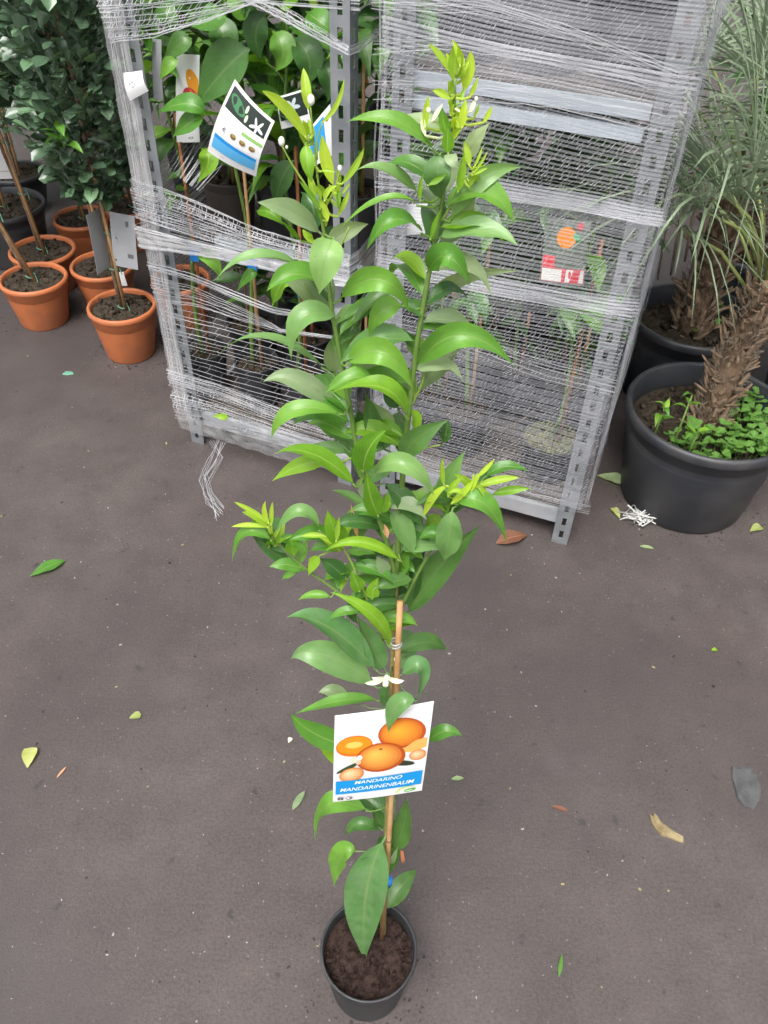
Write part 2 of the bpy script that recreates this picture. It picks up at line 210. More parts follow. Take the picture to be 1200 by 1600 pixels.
S = {
 'stake': [(0.0221, 0.5347, 0.1416), (0.0245, 0.5504, 0.4501), (0.0243, 0.5596, 0.6358), (0.0226, 0.5699, 0.8567), (0.0213, 0.5743, 0.9533), (0.0206, 0.5776, 1.0284)],
 'tag': [(-0.0513, 0.5547, 0.835), (0.0672, 0.556, 0.8724), (0.0642, 0.5486, 0.669), (-0.0567, 0.547, 0.6305)],
 'buds': [(-0.0597, 0.6037, 1.5258, 0.0038), (-0.0814, 0.6024, 1.4979, 0.0035), (-0.078, 0.6023, 1.4941, 0.0014), (-0.0404, 0.6015, 1.4808, 0.0024), (0.0193, 0.5762, 0.9261, 0.003), (0.0529, 0.6039, 1.5299, 0.0018), (0.0211, 0.6035, 1.5219, 0.0023), (-0.0294, 0.602, 1.4914, 0.0)],
 'flower': (0.0095, 0.5518, 0.9249),
 'clip': (0.0267, 0.5446, 0.3759),
 'r': (0.528, 1.668, 0.0),
 'l': (-0.6277, 2.0751, 0.0),
 'ang': -0.33869,
 'lbands': [([(-0.0322, 1.2572), (0.2105, 1.2929), (0.3894, 1.3215), (0.5624, 1.338)], [(-0.0118, 1.1644), (0.0985, 1.1873), (0.2481, 1.2383), (0.3573, 1.2825)], 13, 2.5, 1), ([(0.3371, 1.2986), (0.4153, 1.2861), (0.4989, 1.254), (0.5661, 1.2268)], [(0.3281, 1.2818), (0.399, 1.2593), (0.484, 1.2314), (0.566, 1.2079)], 9, 2.6, 1), ([(-0.0297, 0.8578), (0.1059, 0.8472), (0.3131, 0.7972), (0.5647, 0.7741)], [(-0.0352, 0.752), (0.1245, 0.734), (0.3415, 0.7151), (0.5646, 0.7067)], 24, 2.2, 1), ([(-0.043, 0.7332), (0.1229, 0.7233), (0.3059, 0.7182), (0.4821, 0.708), (0.5646, 0.7067)], [(-0.0365, 0.6704), (0.1363, 0.6872), (0.3037, 0.6933), (0.4812, 0.6817), (0.5645, 0.6893)], 12, 5.5, 0), ([(-0.0243, 0.6325), (0.1083, 0.6288), (0.2575, 0.5998), (0.3498, 0.583), (0.4237, 0.5851), (0.5643, 0.6323)], [(-0.0198, 0.6148), (0.1057, 0.6115), (0.2555, 0.5805), (0.3484, 0.5637), (0.4231, 0.5736), (0.5643, 0.6177)], 7, 3.5, 0), ([(-0.0245, 0.5911), (0.1024, 0.59), (0.2531, 0.557), (0.3642, 0.521)], [(-0.0232, 0.5134), (0.1129, 0.5286), (0.2294, 0.5164), (0.3637, 0.513)], 8, 2.6, 0), ([(-0.0263, 0.289), (0.1618, 0.2829), (0.3666, 0.2493), (0.5573, 0.2413)], [(-0.0269, 0.2357), (0.1554, 0.2304), (0.3631, 0.192), (0.557, 0.18)], 13, 3.5, 1), ([(-0.0275, 0.2073), (0.1524, 0.206), (0.3625, 0.1822), (0.5569, 0.1656)], [(-0.0261, 0.11), (0.1432, 0.1306), (0.3592, 0.1276), (0.5568, 0.1289)], 12, 3.0, 1), ([(0.3804, 0.7638), (0.4663, 0.7508), (0.5647, 0.7675)], [(0.3758, 0.6943), (0.4638, 0.6849), (0.5645, 0.691)], 9, 3, 1)],
 'rbands': [([(-0.5956, 0.9757), (-0.3611, 0.9901), (-0.1553, 0.9986), (-0.023, 0.9955), (0.0338, 0.9992)], [(-0.595, 0.95), (-0.3589, 0.9696), (-0.1513, 0.9775), (-0.0183, 0.976), (0.0388, 0.98)], 10, 4, 0), ([(-0.5908, 0.7521), (-0.416, 0.7855), (-0.1898, 0.794), (0.0125, 0.787)], [(-0.5901, 0.7151), (-0.4131, 0.7502), (-0.184, 0.7583), (0.022, 0.7459)], 13, 4.5, 0), ([(-0.5886, 0.6454), (-0.4044, 0.6439), (-0.1593, 0.6061), (0.0187, 0.5988)], [(-0.5874, 0.5909), (-0.4007, 0.5996), (-0.1522, 0.5619), (0.0228, 0.5595)], 12, 4, 0), ([(-0.6082, 1.322), (-0.387, 1.3389), (-0.2137, 1.3105), (-0.0124, 1.2659)], [(-0.6078, 1.3003), (-0.3842, 1.3152), (-0.2099, 1.29), (-0.0133, 1.2476)], 9, 4, 0), ([(-0.6068, 1.2445), (-0.4561, 1.2706), (-0.2664, 1.2673), (-0.011, 1.2392)], [(-0.6036, 1.2217), (-0.4544, 1.2507), (-0.2634, 1.249), (-0.0132, 1.2258)], 9, 4, 0), ([(-0.6059, 1.1978), (-0.4512, 1.2111), (-0.2585, 1.2183), (-0.0138, 1.2057)], [(-0.6019, 1.1372), (-0.4468, 1.1582), (-0.2511, 1.173), (-0.0138, 1.1599)], 14, 3.5, 0), ([(-0.5372, 0.2307), (-0.3306, 0.2036), (-0.1277, 0.1898), (0.0377, 0.2009)], [(-0.5352, 0.1722), (-0.3267, 0.1619), (-0.1225, 0.1556), (0.0386, 0.1702)], 12, 4, 0), ([(-0.5676, 0.5002), (-0.3954, 0.5353), (-0.1478, 0.5348), (0.0177, 0.5335)], [(-0.5372, 0.2307), (-0.3285, 0.1806), (-0.126, 0.1784), (0.0377, 0.2009)], 46, 4, 1)],
 'tagflower': [(0.3002, -0.035, 1.1316), (0.3901, -0.035, 1.0569), (0.3325, -0.035, 0.9257), (0.2096, -0.035, 0.9649)],
 'taggrape': [(0.08, 0.09, 1.1264), (0.1417, 0.09, 1.1297), (0.1123, 0.09, 0.9288), (0.0448, 0.09, 0.9184)],
 'tagblue': [(0.4331, 0.04, 1.0188), (0.4918, 0.04, 1.0863), (0.5024, 0.04, 0.9794), (0.4428, 0.04, 0.9375)],
 'tagdark': [(0.365, 0.03, 1.0853), (0.4386, 0.03, 1.1138), (0.4482, 0.03, 1.0451), (0.3731, 0.03, 1.0173)],
 'tagedge': [(0.0397, 0.06, 1.1596), (0.0634, 0.06, 1.1597), (0.0437, 0.06, 1.0243), (0.0169, 0.06, 1.0236)],
 'tagsticker': [(0.0139, -0.035, 1.1081), (0.065, -0.035, 1.1199), (0.0733, -0.035, 1.078), (0.0178, -0.035, 1.0484)],
 'filmleaf': (0.1515, -0.045, 0.1754),
 'tagorange': [(-0.2184, 0.05, 0.9164), (-0.1218, 0.05, 0.9256), (-0.1091, 0.05, 0.773), (-0.2113, 0.05, 0.7622)],
 'tagwhite': [(-0.5623, 0.03, 0.8947), (-0.4911, 0.03, 0.9074), (-0.4927, 0.03, 0.8348), (-0.5689, 0.03, 0.8153)],
 'lpots': [(0.0185, 0.12, 0.3135), (0.1966, 0.12, 0.304), (0.342, 0.12, 0.2851), (0.0432, 0.3, 0.7088), (0.1682, 0.34, 0.6585), (0.3314, 0.34, 0.6883)],
 'bigleaves': [((0.2989, 0.05, 1.1726), (0.2373, 0.03, 1.1246), (0.1437, 0.04, 1.0296), 0.1129, 'D'), ((0.3484, 0.06, 1.2099), (0.3823, 0.04, 1.1811), (0.3553, 0.05, 1.1317), 0.0624, 'G'), ((0.1837, 0.02, 1.027), (0.1447, 0.0, 1.0501), (0.0528, 0.01, 1.0115), 0.0508, 'G'), ((0.176, 0.02, 1.0202), (0.1482, 0.0, 1.0081), (0.0899, 0.01, 0.964), 0.051, 'G'), ((0.1582, 0.02, 0.9441), (0.1878, 0.0, 0.9254), (0.141, 0.01, 0.861), 0.0525, 'B'), ((0.1141, 0.04, 1.1307), (0.0971, 0.02, 1.1177), (0.0639, 0.03, 1.0808), 0.0351, 'G'), ((0.389, 0.07, 1.1998), (0.438, 0.05, 1.1702), (0.4246, 0.06, 1.1076), 0.0723, 'D'), ((0.249, 0.04, 1.2402), (0.2242, 0.02, 1.2272), (0.1645, 0.03, 1.2036), 0.0607, 'G'), ((0.4358, 0.05, 1.2579), (0.4794, 0.03, 1.2456), (0.5065, 0.04, 1.2274), 0.0563, 'G'), ((0.2941, 0.02, 0.8129), (0.3439, 0.0, 0.827), (0.3715, 0.01, 0.7954), 0.0413, 'B'), ((0.1174, 0.0, 0.6633), (0.1727, -0.02, 0.6786), (0.1895, -0.01, 0.6171), 0.044, 'G'), ((0.2826, 0.02, 0.6463), (0.2661, 0.0, 0.6397), (0.2204, 0.01, 0.5799), 0.0336, 'G'), ((0.3455, -0.03, 0.5836), (0.3981, -0.05, 0.6787), (0.4364, -0.04, 0.6553), 0.0503, 'B'), ((0.1328, 0.08, 1.1656), (0.1094, 0.06, 1.1545), (0.0536, 0.07, 1.1118), 0.0526, 'D'), ((0.3382, 0.07, 1.241), (0.3145, 0.05, 1.2059), (0.3167, 0.06, 1.1465), 0.0634, 'D'), ((0.4515, 0.08, 1.158), (0.4827, 0.06, 1.1348), (0.4724, 0.07, 1.0776), 0.0563, 'D'), ((0.1764, 0.1, 1.2049), (0.2162, 0.08, 1.1752), (0.1868, 0.09, 1.1163), 0.0721, 'D'), ((0.0441, 0.09, 1.2184), (0.0827, 0.07, 1.2075), (0.0816, 0.08, 1.1598), 0.0495, 'D'), ((0.3772, 0.08, 0.9307), (0.3499, 0.06, 0.8871), (0.3224, 0.07, 0.8142), 0.0617, 'D'), ((0.3904, 0.08, 0.8548), (0.4328, 0.06, 0.8219), (0.4077, 0.07, 0.7459), 0.0632, 'D'), ((0.2925, 0.04, 1.2424), (0.2928, 0.02, 1.2608), (0.2573, 0.03, 1.2882), 0.0548, 'G'), ((0.3847, 0.04, 1.264), (0.4178, 0.02, 1.2887), (0.45, 0.03, 1.307), 0.0537, 'B')],
 'rpots': [(-0.1168, 0.16, 0.2267), (-0.3888, 0.16, 0.2377), (-0.5414, 0.2, 0.2363)],
 'litter': {'green': (-0.914, 1.5062, 0.0), 'yellow': (-0.7767, 0.9418, 0.0), 'small': (-0.5662, 1.056, 0.0), 'brown': (0.3722, 1.6783, 0.0), 'net': (0.7625, 1.782, 0.0), 'stone': (0.8329, 0.9357, 0.0), 'scrap': (0.6289, 0.8247, 0.0), 'olive': (0.7072, 1.9591, 0.0), 'lime': (0.6942, 1.8059, 0.0), 'lime2': (1.0986, 1.7583, 0.0), 'grass': (0.3664, 0.548, 0.0), 'pale': (-0.1636, 0.8623, 0.0), 'white': (-0.1985, 1.008, 0.0), 'red': (0.4068, 0.8642, 0.0), 'tiny': (0.8584, 1.309, 0.0), 'stick': (0.0624, 0.7466, 0.0), 'grass2': (-0.6947, 0.9089, 0.0), 'leafpale': (0.1855, 0.9268, 0.0), 'grey2': (0.7581, 1.6664, 0.0), 'lime3': (-0.5565, 2.2074, 0.0), 'teal': (-1.1311, 2.4255, 0.0), 'bark': (0.6527, 0.8086, 0.0)},
 'tpot': (-0.7869, 2.8075, 0.0),
 'loose': [[(-0.5165, 1.9831, 0.08), (-0.5474, 1.9606, 0.02), (-0.5661, 1.8879, 0.004), (-0.5252, 1.7899, 0.004), (-0.4771, 1.7296, 0.004)], [(-0.5008, 1.984, 0.08), (-0.531, 1.9463, 0.02), (-0.5551, 1.9032, 0.004), (-0.5358, 1.8174, 0.004), (-0.4712, 1.7515, 0.004)], [(-0.5399, 1.9818, 0.08), (-0.5163, 1.9777, 0.02), (-0.5376, 1.8602, 0.004), (-0.5039, 1.7772, 0.004), (-0.4846, 1.7185, 0.004)], [(-0.564, 1.9315, 0.005), (-0.523, 1.8322, 0.004), (-0.4697, 1.7652, 0.004)]],
}

# ------------------------------------------------------------------ helpers
C = sc.collection
def N(t, ty, **k):
    n = t.nodes.new(ty)
    for a, b in k.items(): setattr(n, a, b)
    return n
MATS = {}
def mat(name, col, rough=0.6, col2=None, nscale=20, bump=0.0, bscale=120, metal=0.0, spec=0.5, coat=0, translucent=0, detail=6, alpha=1, lo=0.35, hi=0.65):
    if name in MATS: return MATS[name]
    m = bpy.data.materials.new(name); m.use_nodes = True; t = m.node_tree; b = t.nodes['Principled BSDF']
    b.inputs['Roughness'].default_value = rough; b.inputs['Metallic'].default_value = metal
    b.inputs['Specular IOR Level'].default_value = spec; b.inputs['Coat Weight'].default_value = coat
    b.inputs['Coat Roughness'].default_value = 0.2; b.inputs['Alpha'].default_value = alpha
    tc = N(t, 'ShaderNodeTexCoord'); b.inputs['Base Color'].default_value = (*col, 1)
    csock = None
    if col2:
        nz = N(t, 'ShaderNodeTexNoise'); nz.inputs['Scale'].default_value = nscale; nz.inputs['Detail'].default_value = detail
        t.links.new(tc.outputs['Object'], nz.inputs['Vector'])
        r = N(t, 'ShaderNodeValToRGB'); r.color_ramp.elements[0].position = lo; r.color_ramp.elements[1].position = hi
        r.color_ramp.elements[0].color = (*col, 1); r.color_ramp.elements[1].color = (*col2, 1)
        t.links.new(nz.outputs['Fac'], r.inputs['Fac']); t.links.new(r.outputs[0], b.inputs['Base Color']); csock = r.outputs[0]
    if bump:
        n2 = N(t, 'ShaderNodeTexNoise'); n2.inputs['Scale'].default_value = bscale; n2.inputs['Detail'].default_value = 5
        t.links.new(tc.outputs['Object'], n2.inputs['Vector'])
        bp = N(t, 'ShaderNodeBump'); bp.inputs['Strength'].default_value = bump; bp.inputs['Distance'].default_value = 0.004
        t.links.new(n2.outputs['Fac'], bp.inputs['Height']); t.links.new(bp.outputs[0], b.inputs['Normal'])
    if translucent:
        tr = N(t, 'ShaderNodeBsdfTranslucent'); tr.inputs[0].default_value = (*col, 1)
        if csock: t.links.new(csock, tr.inputs[0])
        mx = N(t, 'ShaderNodeMixShader'); mx.inputs[0].default_value = translucent
        o = t.nodes['Material Output']
        t.links.new(b.outputs[0], mx.inputs[1]); t.links.new(tr.outputs[0], mx.inputs[2]); t.links.new(mx.outputs[0], o.inputs[0])
    MATS[name] = m
    return m

def leaf_mat(name, col, under, rough=0.38, vary=0.25, trans=0.25, rib=(0.3, 0.42, 0.12), dusty=0.0):
    """leaf blade: per-leaf hue variation, mid rib, side veins, paler underside, a little light coming through"""
    m = bpy.data.materials.new(name); m.use_nodes = True; t = m.node_tree; b = t.nodes['Principled BSDF']; L = t.links.new
    uv = N(t, 'ShaderNodeUVMap'); sp = N(t, 'ShaderNodeSeparateXYZ'); L(uv.outputs[0], sp.inputs[0])
    def M(op, a, b2=None):
        n = N(t, 'ShaderNodeMath', operation=op)
        for i, x in enumerate((a, b2)):
            if x is None: continue
            if isinstance(x, (int, float)): n.inputs[i].default_value = x
            else: L(x, n.inputs[i])
        return n.outputs[0]
    au = M('ABSOLUTE', M('SUBTRACT', sp.outputs[0], 0.5))
    ribm = N(t, 'ShaderNodeMapRange'); ribm.inputs[1].default_value = 0.018; ribm.inputs[2].default_value = 0.045
    ribm.inputs[3].default_value = 0.75; ribm.inputs[4].default_value = 0; L(au, ribm.inputs[0])
    ph = M('SUBTRACT', M('MULTIPLY', sp.outputs[1], 62.0), M('MULTIPLY', au, 55.0))
    vein = M('POWER', M('ADD', M('MULTIPLY', M('SINE', ph), 0.5), 0.5), 6.0)
    oi = N(t, 'ShaderNodeObjectInfo'); tc = N(t, 'ShaderNodeTexCoord')
    nz = N(t, 'ShaderNodeTexNoise'); nz.inputs['Scale'].default_value = 45; nz.inputs['Detail'].default_value = 4; L(tc.outputs['Object'], nz.inputs['Vector'])
    h = N(t, 'ShaderNodeHueSaturation'); h.inputs['Color'].default_value = (*col, 1)
    L(M('ADD', M('MULTIPLY', oi.outputs['Random'], vary * 2), 1 - vary), h.inputs['Value'])
    L(M('ADD', M('MULTIPLY', oi.outputs['Random'], -0.03), 0.512), h.inputs['Hue'])
    c0 = N(t, 'ShaderNodeMixRGB', blend_type='MULTIPLY'); c0.inputs[0].default_value = 0.45
    cr = N(t, 'ShaderNodeValToRGB'); cr.color_ramp.elements[0].position = 0.3; cr.color_ramp.elements[0].color = (0.6, 0.65, 0.55, 1); cr.color_ramp.elements[1].position = 0.7; cr.color_ramp.elements[1].color = (1.3, 1.25, 1.1, 1)
    L(nz.outputs['Fac'], cr.inputs[0]); L(h.outputs[0], c0.inputs[1]); L(cr.outputs[0], c0.inputs[2])
    src = c0.outputs[0]
    if dusty:      # dried spray residue
        n3 = N(t, 'ShaderNodeTexNoise'); n3.inputs['Scale'].default_value = 38; n3.inputs['Detail'].default_value = 8; L(tc.outputs['Object'], n3.inputs['Vector'])
        r3 = N(t, 'ShaderNodeValToRGB'); r3.color_ramp.elements[0].position = 0.42; r3.color_ramp.elements[1].position = 0.68; r3.color_ramp.elements[1].color = (dusty, dusty, dusty, 1)
        L(n3.outputs['Fac'], r3.inputs[0])
        d = N(t, 'ShaderNodeMixRGB'); d.inputs[2].default_value = (0.34, 0.40, 0.30, 1); L(r3.outputs[0], d.inputs[0]); L(src, d.inputs[1]); src = d.outputs[0]
    c1 = N(t, 'ShaderNodeMixRGB'); c1.inputs[2].default_value = (*rib, 1); L(ribm.outputs[0], c1.inputs[0]); L(src, c1.inputs[1])
    vc = N(t, 'ShaderNodeMixRGB', blend_type='MIX'); vc.inputs[2].default_value = (*rib, 1); L(M('MULTIPLY', vein, 0.16), vc.inputs[0]); L(c1.outputs[0], vc.inputs[1])
    n5 = N(t, 'ShaderNodeTexNoise'); n5.inputs['Scale'].default_value = 260; n5.inputs['Detail'].default_value = 2; L(tc.outputs['Object'], n5.inputs['Vector'])
    sp5 = N(t, 'ShaderNodeMapRange'); sp5.inputs[1].default_value = 0.70; sp5.inputs[2].default_value = 0.76; sp5.inputs[3].default_value = 0; sp5.inputs[4].default_value = 0.5; L(n5.outputs['Fac'], sp5.inputs[0])
    c1 = N(t, 'ShaderNodeMixRGB'); c1.inputs[2].default_value = (0.22, 0.22, 0.10, 1); L(sp5.outputs[0], c1.inputs[0]); L(vc.outputs[0], c1.inputs[1])      # small blemishes
    geo = N(t, 'ShaderNodeNewGeometry')
    c2 = N(t, 'ShaderNodeMixRGB'); c2.inputs[2].default_value = (*under, 1); L(geo.outputs['Backfacing'], c2.inputs[0]); L(c1.outputs[0], c2.inputs[1])
    L(c2.outputs[0], b.inputs['Base Color'])
    L(M('ADD', M('MULTIPLY', nz.outputs['Fac'], 0.3), rough - 0.11), b.inputs['Roughness'])
    b.inputs['Specular IOR Level'].default_value = 0.55
    bp = N(t, 'ShaderNodeBump'); bp.inputs['Strength'].default_value = 0.22; bp.inputs['Distance'].default_value = 0.0009
    L(M('ADD', M('ADD', M('MULTIPLY', vein, -0.22), M('MULTIPLY', ribm.outputs[0], -1.2)), M('MULTIPLY', nz.outputs['Fac'], 1.5)), bp.inputs['Height']); L(bp.outputs[0], b.inputs['Normal'])
    tr = N(t, 'ShaderNodeBsdfTranslucent'); tm = N(t, 'ShaderNodeMixRGB', blend_type='MULTIPLY'); tm.inputs[0].default_value = 1; tm.inputs[2].default_value = (1.6, 1.7, 0.5, 1)
    L(c1.outputs[0], tm.inputs[1]); L(tm.outputs[0], tr.inputs[0])
    mx = N(t, 'ShaderNodeMixShader'); mx.inputs[0].default_value = trans; L(b.outputs[0], mx.inputs[1]); L(tr.outputs[0], mx.inputs[2])
    L(mx.outputs[0], t.nodes['Material Output'].inputs[0])
    return m

LM = {
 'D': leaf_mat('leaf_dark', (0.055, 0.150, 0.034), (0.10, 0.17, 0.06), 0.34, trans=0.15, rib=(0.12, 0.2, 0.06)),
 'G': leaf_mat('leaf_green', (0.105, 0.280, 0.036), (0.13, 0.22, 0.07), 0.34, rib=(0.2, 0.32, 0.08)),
 'B': leaf_mat('leaf_bright', (0.165, 0.36, 0.02), (0.2, 0.32, 0.06), 0.42, trans=0.35, rib=(0.3, 0.45, 0.1)),
 'Y': leaf_mat('leaf_young', (0.38, 0.56, 0.05), (0.42, 0.54, 0.12), 0.45, vary=0.2, trans=0.4, rib=(0.5, 0.6, 0.12)),
 'P': leaf_mat('leaf_pale', (0.25, 0.35, 0.18), (0.2, 0.28, 0.14), 0.36, vary=0.2, rib=(0.26, 0.33, 0.16), dusty=0.3),  # base colour lightened to carry sky sheen on glossy faces, besides the residue
 'Q': leaf_mat('leaf_mid_pale', (0.165, 0.33, 0.10), (0.15, 0.23, 0.09), 0.34, vary=0.2, rib=(0.2, 0.32, 0.1), dusty=0.12),
 'R': leaf_mat('leaf_dusty_dark', (0.115, 0.27, 0.085), (0.12, 0.18, 0.08), 0.30, vary=0.12, rib=(0.2, 0.3, 0.11), dusty=0.2),
 'W': leaf_mat('petal_white', (0.80, 0.81, 0.70), (0.78, 0.78, 0.68), 0.5, vary=0.08, trans=0.3, rib=(0.8, 0.81, 0.68)),
 'O': leaf_mat('leaf_withered', (0.62, 0.34, 0.18), (0.6, 0.5, 0.3), 0.6, vary=0.2, rib=(0.5, 0.4, 0.2)),
 'H': leaf_mat('leaf_shrub', (0.11, 0.195, 0.115), (0.17, 0.25, 0.17), 0.22, vary=0.5, trans=0.1, rib=(0.07, 0.11, 0.07)),
 'L': leaf_mat('leaf_fallen_yellow', (0.34, 0.38, 0.10), (0.36, 0.38, 0.16), 0.6, vary=0.15, trans=0.15, rib=(0.36, 0.38, 0.16), dusty=.3),
 'N': leaf_mat('leaf_brown', (0.17, 0.065, 0.038), (0.2, 0.09, 0.05), 0.6, vary=0.1, trans=0.1, rib=(0.3, 0.13, 0.07)),
}

class MB:
    def __init__(s): s.v = []; s.f = []; s.uv = []
    def add(s, vs, fs, uvs=None):
        o = len(s.v); s.v += [tuple(a) for a in vs]; s.f += [tuple(i + o for i in f) for f in fs]
        s.uv += uvs if uvs else [(0, 0)] * len(vs); return s
    def box(s, x0, x1, y0, y1, z0, z1, M=None):
        vs = [V((x, y, z)) for x in (x0, x1) for y in (y0, y1) for z in (z0, z1)]
        if M: vs = [M @ a for a in vs]
        return s.add(vs, [(0, 1, 3, 2), (4, 6, 7, 5), (0, 4, 5, 1), (2, 3, 7, 6), (0, 2, 6, 4), (1, 5, 7, 3)])
    def tube(s, pts, r0, r1=None, n=8, cap=True, jit=0, rnd=None):
        pts = [V(p) for p in pts]; r1 = r0 if r1 is None else r1; k = len(pts); vs = []; fs = []; uvs = []
        prev = None
        for i, p in enumerate(pts):
            t = (pts[min(i + 1, k - 1)] - pts[max(i - 1, 0)]).normalized()
            a = V((1, 0, 0)) if prev is None else prev
            if abs(a.dot(t)) > .95: a = V((0, 1, 0))
            a = (a - t * a.dot(t)).normalized(); prev = a; b = t.cross(a)
            r = r0 + (r1 - r0) * i / max(1, k - 1)
            for j in range(n):
                rr = r * (1 + (rnd.uniform(-jit, jit) if rnd else 0)); an = 2 * PI * j / n
                vs.append(p + a * math.cos(an) * rr + b * math.sin(an) * rr); uvs.append((j / n, i / k))
        for i in range(k - 1):
            for j in range(n): fs.append((i * n + j, i * n + (j + 1) % n, (i + 1) * n + (j + 1) % n, (i + 1) * n + j))
        if cap: fs += [tuple(range(n - 1, -1, -1)), tuple((k - 1) * n + j for j in range(n))]
        return s.add(vs, fs, uvs)
    def lathe(s, prof, n=32, c=(0, 0, 0), wob=0, rnd=None):
        vs = []; fs = []; k = len(prof)
        for (r, z) in prof:
            for j in range(n): a = 2 * PI * j / n; vs.append((c[0] + r * math.cos(a), c[1] + r * math.sin(a), c[2] + z))
        for i in range(k - 1):
            for j in range(n): fs.append((i * n + j, i * n + (j + 1) % n, (i + 1) * n + (j + 1) % n, (i + 1) * n + j))
        return s.add(vs, fs)
    def ball(s, c, r, n=10, m=7, sq=(1, 1, 1)):
        vs = []; fs = []
        for i in range(m + 1):
            th = PI * i / m
            for j in range(n): a = 2 * PI * j / n; vs.append((c[0] + r * sq[0] * math.sin(th) * math.cos(a), c[1] + r * sq[1] * math.sin(th) * math.sin(a), c[2] - r * sq[2] * math.cos(th)))
        for i in range(m):
            for j in range(n): fs.append((i * n + j, i * n + (j + 1) % n, (i + 1) * n + (j + 1) % n, (i + 1) * n + j))
        return s.add(vs, fs)
    def mesh(s, name, m, smooth=True):
        me = bpy.data.meshes.new(name); me.from_pydata(s.v, [], s.f)
        if any(u != (0, 0) for u in s.uv):
            ul = me.uv_layers.new(name='UVMap'); li = [0] * len(me.loops); me.loops.foreach_get('vertex_index', li)
            flat = []
            for i in li: flat += s.uv[i]
            ul.data.foreach_set('uv', flat)
        if smooth: me.polygons.foreach_set('use_smooth', [True] * len(me.polygons))
        me.materials.append(m); me.update(); return me
    def build(s, name, m, parent=None, smooth=True, loc=None): return link(name, s.mesh(name, m, smooth), parent, loc)

def link(name, me, parent=None, loc=None, mw=None):
    o = bpy.data.objects.new(name, me); C.objects.link(o)
    if parent: o.parent = parent
    if loc is not None: o.location = loc
    if mw is not None: o.matrix_basis = mw
    return o
def tagp(o, label, cat, group=None):
    o['label'] = label; o['category'] = cat
    if group: o['group'] = group
    return o
def thing(name, label, cat, loc=(0, 0, 0), rz=0, group=None):
    o = bpy.data.objects.new(name, None); C.objects.link(o); o.location = loc; o.rotation_euler = (0, 0, rz); o.empty_display_size = 0.1
    return tagp(o, label, cat, group)

# ------------------------------------------------------------------ leaf blades
def blade(mb, p0, pm, p2, width, nrm, fold=0.25, ns=12, wave=0.0, shape='citrus', rnd=None, twist=0.0):
    """a blade along the curve p0-pm-p2, face turned towards nrm"""
    p0, pm, p2 = V(p0), V(pm), V(p2); ct = pm * 2 - (p0 + p2) * 0.5
    cols = (-1, -0.55, 0, 0.55, 1); vs = []; uvs = []; ph = rnd.uniform(0, 6.28) if rnd else 0
    for i in range(ns + 1):
        t = i / ns; p = p0 * (1 - t) ** 2 + ct * 2 * t * (1 - t) + p2 * t * t
        tg = ((ct - p0) * (1 - t) + (p2 - ct) * t)
        tg = tg.normalized() if tg.length > 1e-9 else (p2 - p0).normalized()
        nn = nrm - tg * nrm.dot(tg)
        nn = nn.normalized() if nn.length > 1e-6 else tg.orthogonal().normalized()
        if twist: nn = Matrix.Rotation(twist * (t - .35), 3, tg) @ nn
        sd_ = tg.cross(nn)
        if shape == 'citrus':
            x = max(0, (t - 0.06) / 0.94); wv = 3.45 * (x ** 0.74) * ((1 - x) ** 1.2) if x > 0 else 0
            wv = max(wv, 0.045 if t < 0.99 else 0.004); wv = min(wv, 1)
        elif shape == 'young':
            wv = max(2.9 * (t ** 0.75) * ((1 - t) ** 0.85), 0.08 if t < .9 else 0.01)
        elif shape == 'round':
            wv = max(2.3 * (t ** 0.95) * ((1 - t) ** 0.42), 0.08 if t < .9 else 0.02)
        else:
            wv = max(min(1, 6 * t), 0.1) * (1 - t) ** 0.5 + 0.02
        hw = width * 0.5 * wv
        for c in cols:
            z = abs(c) ** 1.3 * hw * fold + (wave * width * math.sin(t * 15 + ph + (1.5 if c > 0 else 0)) * abs(c) ** 2 * wv)
            vs.append(p + sd_ * (c * hw * math.sqrt(max(0.2, 1 - fold * fold * .5))) + nn * z); uvs.append(((c + 1) / 2, t))
    fs = []
    for i in range(ns):
        for j in range(4): fs.append((i * 5 + j, i * 5 + j + 1, (i + 1) * 5 + j + 1, (i + 1) * 5 + j))
    return mb.add(vs, fs, uvs)

rl = random.Random(5)
SHARED = {}
def shared_leaf(shape, cls, k, aspect=0.42):
    key = (shape, cls, k, aspect)
    if key not in SHARED:
        mb = MB(); r = random.Random(hash((shape, k)) % 1000 if False else k * 7 + len(shape))
        dr = (-0.05, -0.22, -0.38, 0.06)[k % 4]; sw = r.uniform(-.08, .08)
        blade(mb, (0, 0, 0), (sw, .5, -dr * .35 + .02), (sw * .4, math.sqrt(1 - dr * dr), dr), aspect * r.uniform(.88, 1.1), V((0, 0, 1)), fold=r.uniform(.12, .45), ns=6 if shape == 'round' else 9, wave=0.03, shape=shape, rnd=r)
        SHARED[key] = mb.mesh('leaf', LM[cls])
    return SHARED[key]
def leaf_matrix(p, d, size, roll, up=V((0, 0, 1))):
    d = V(d).normalized(); n = up - d * up.dot(d)
    n = n.normalized() if n.length > 1e-4 else d.orthogonal().normalized()
    x = d.cross(n); M = Matrix(((x.x, d.x, n.x), (x.y, d.y, n.y), (x.z, d.z, n.z))) @ Matrix.Rotation(roll, 3, 'Y')
    return Matrix.Translation(p) @ (M * size).to_4x4()

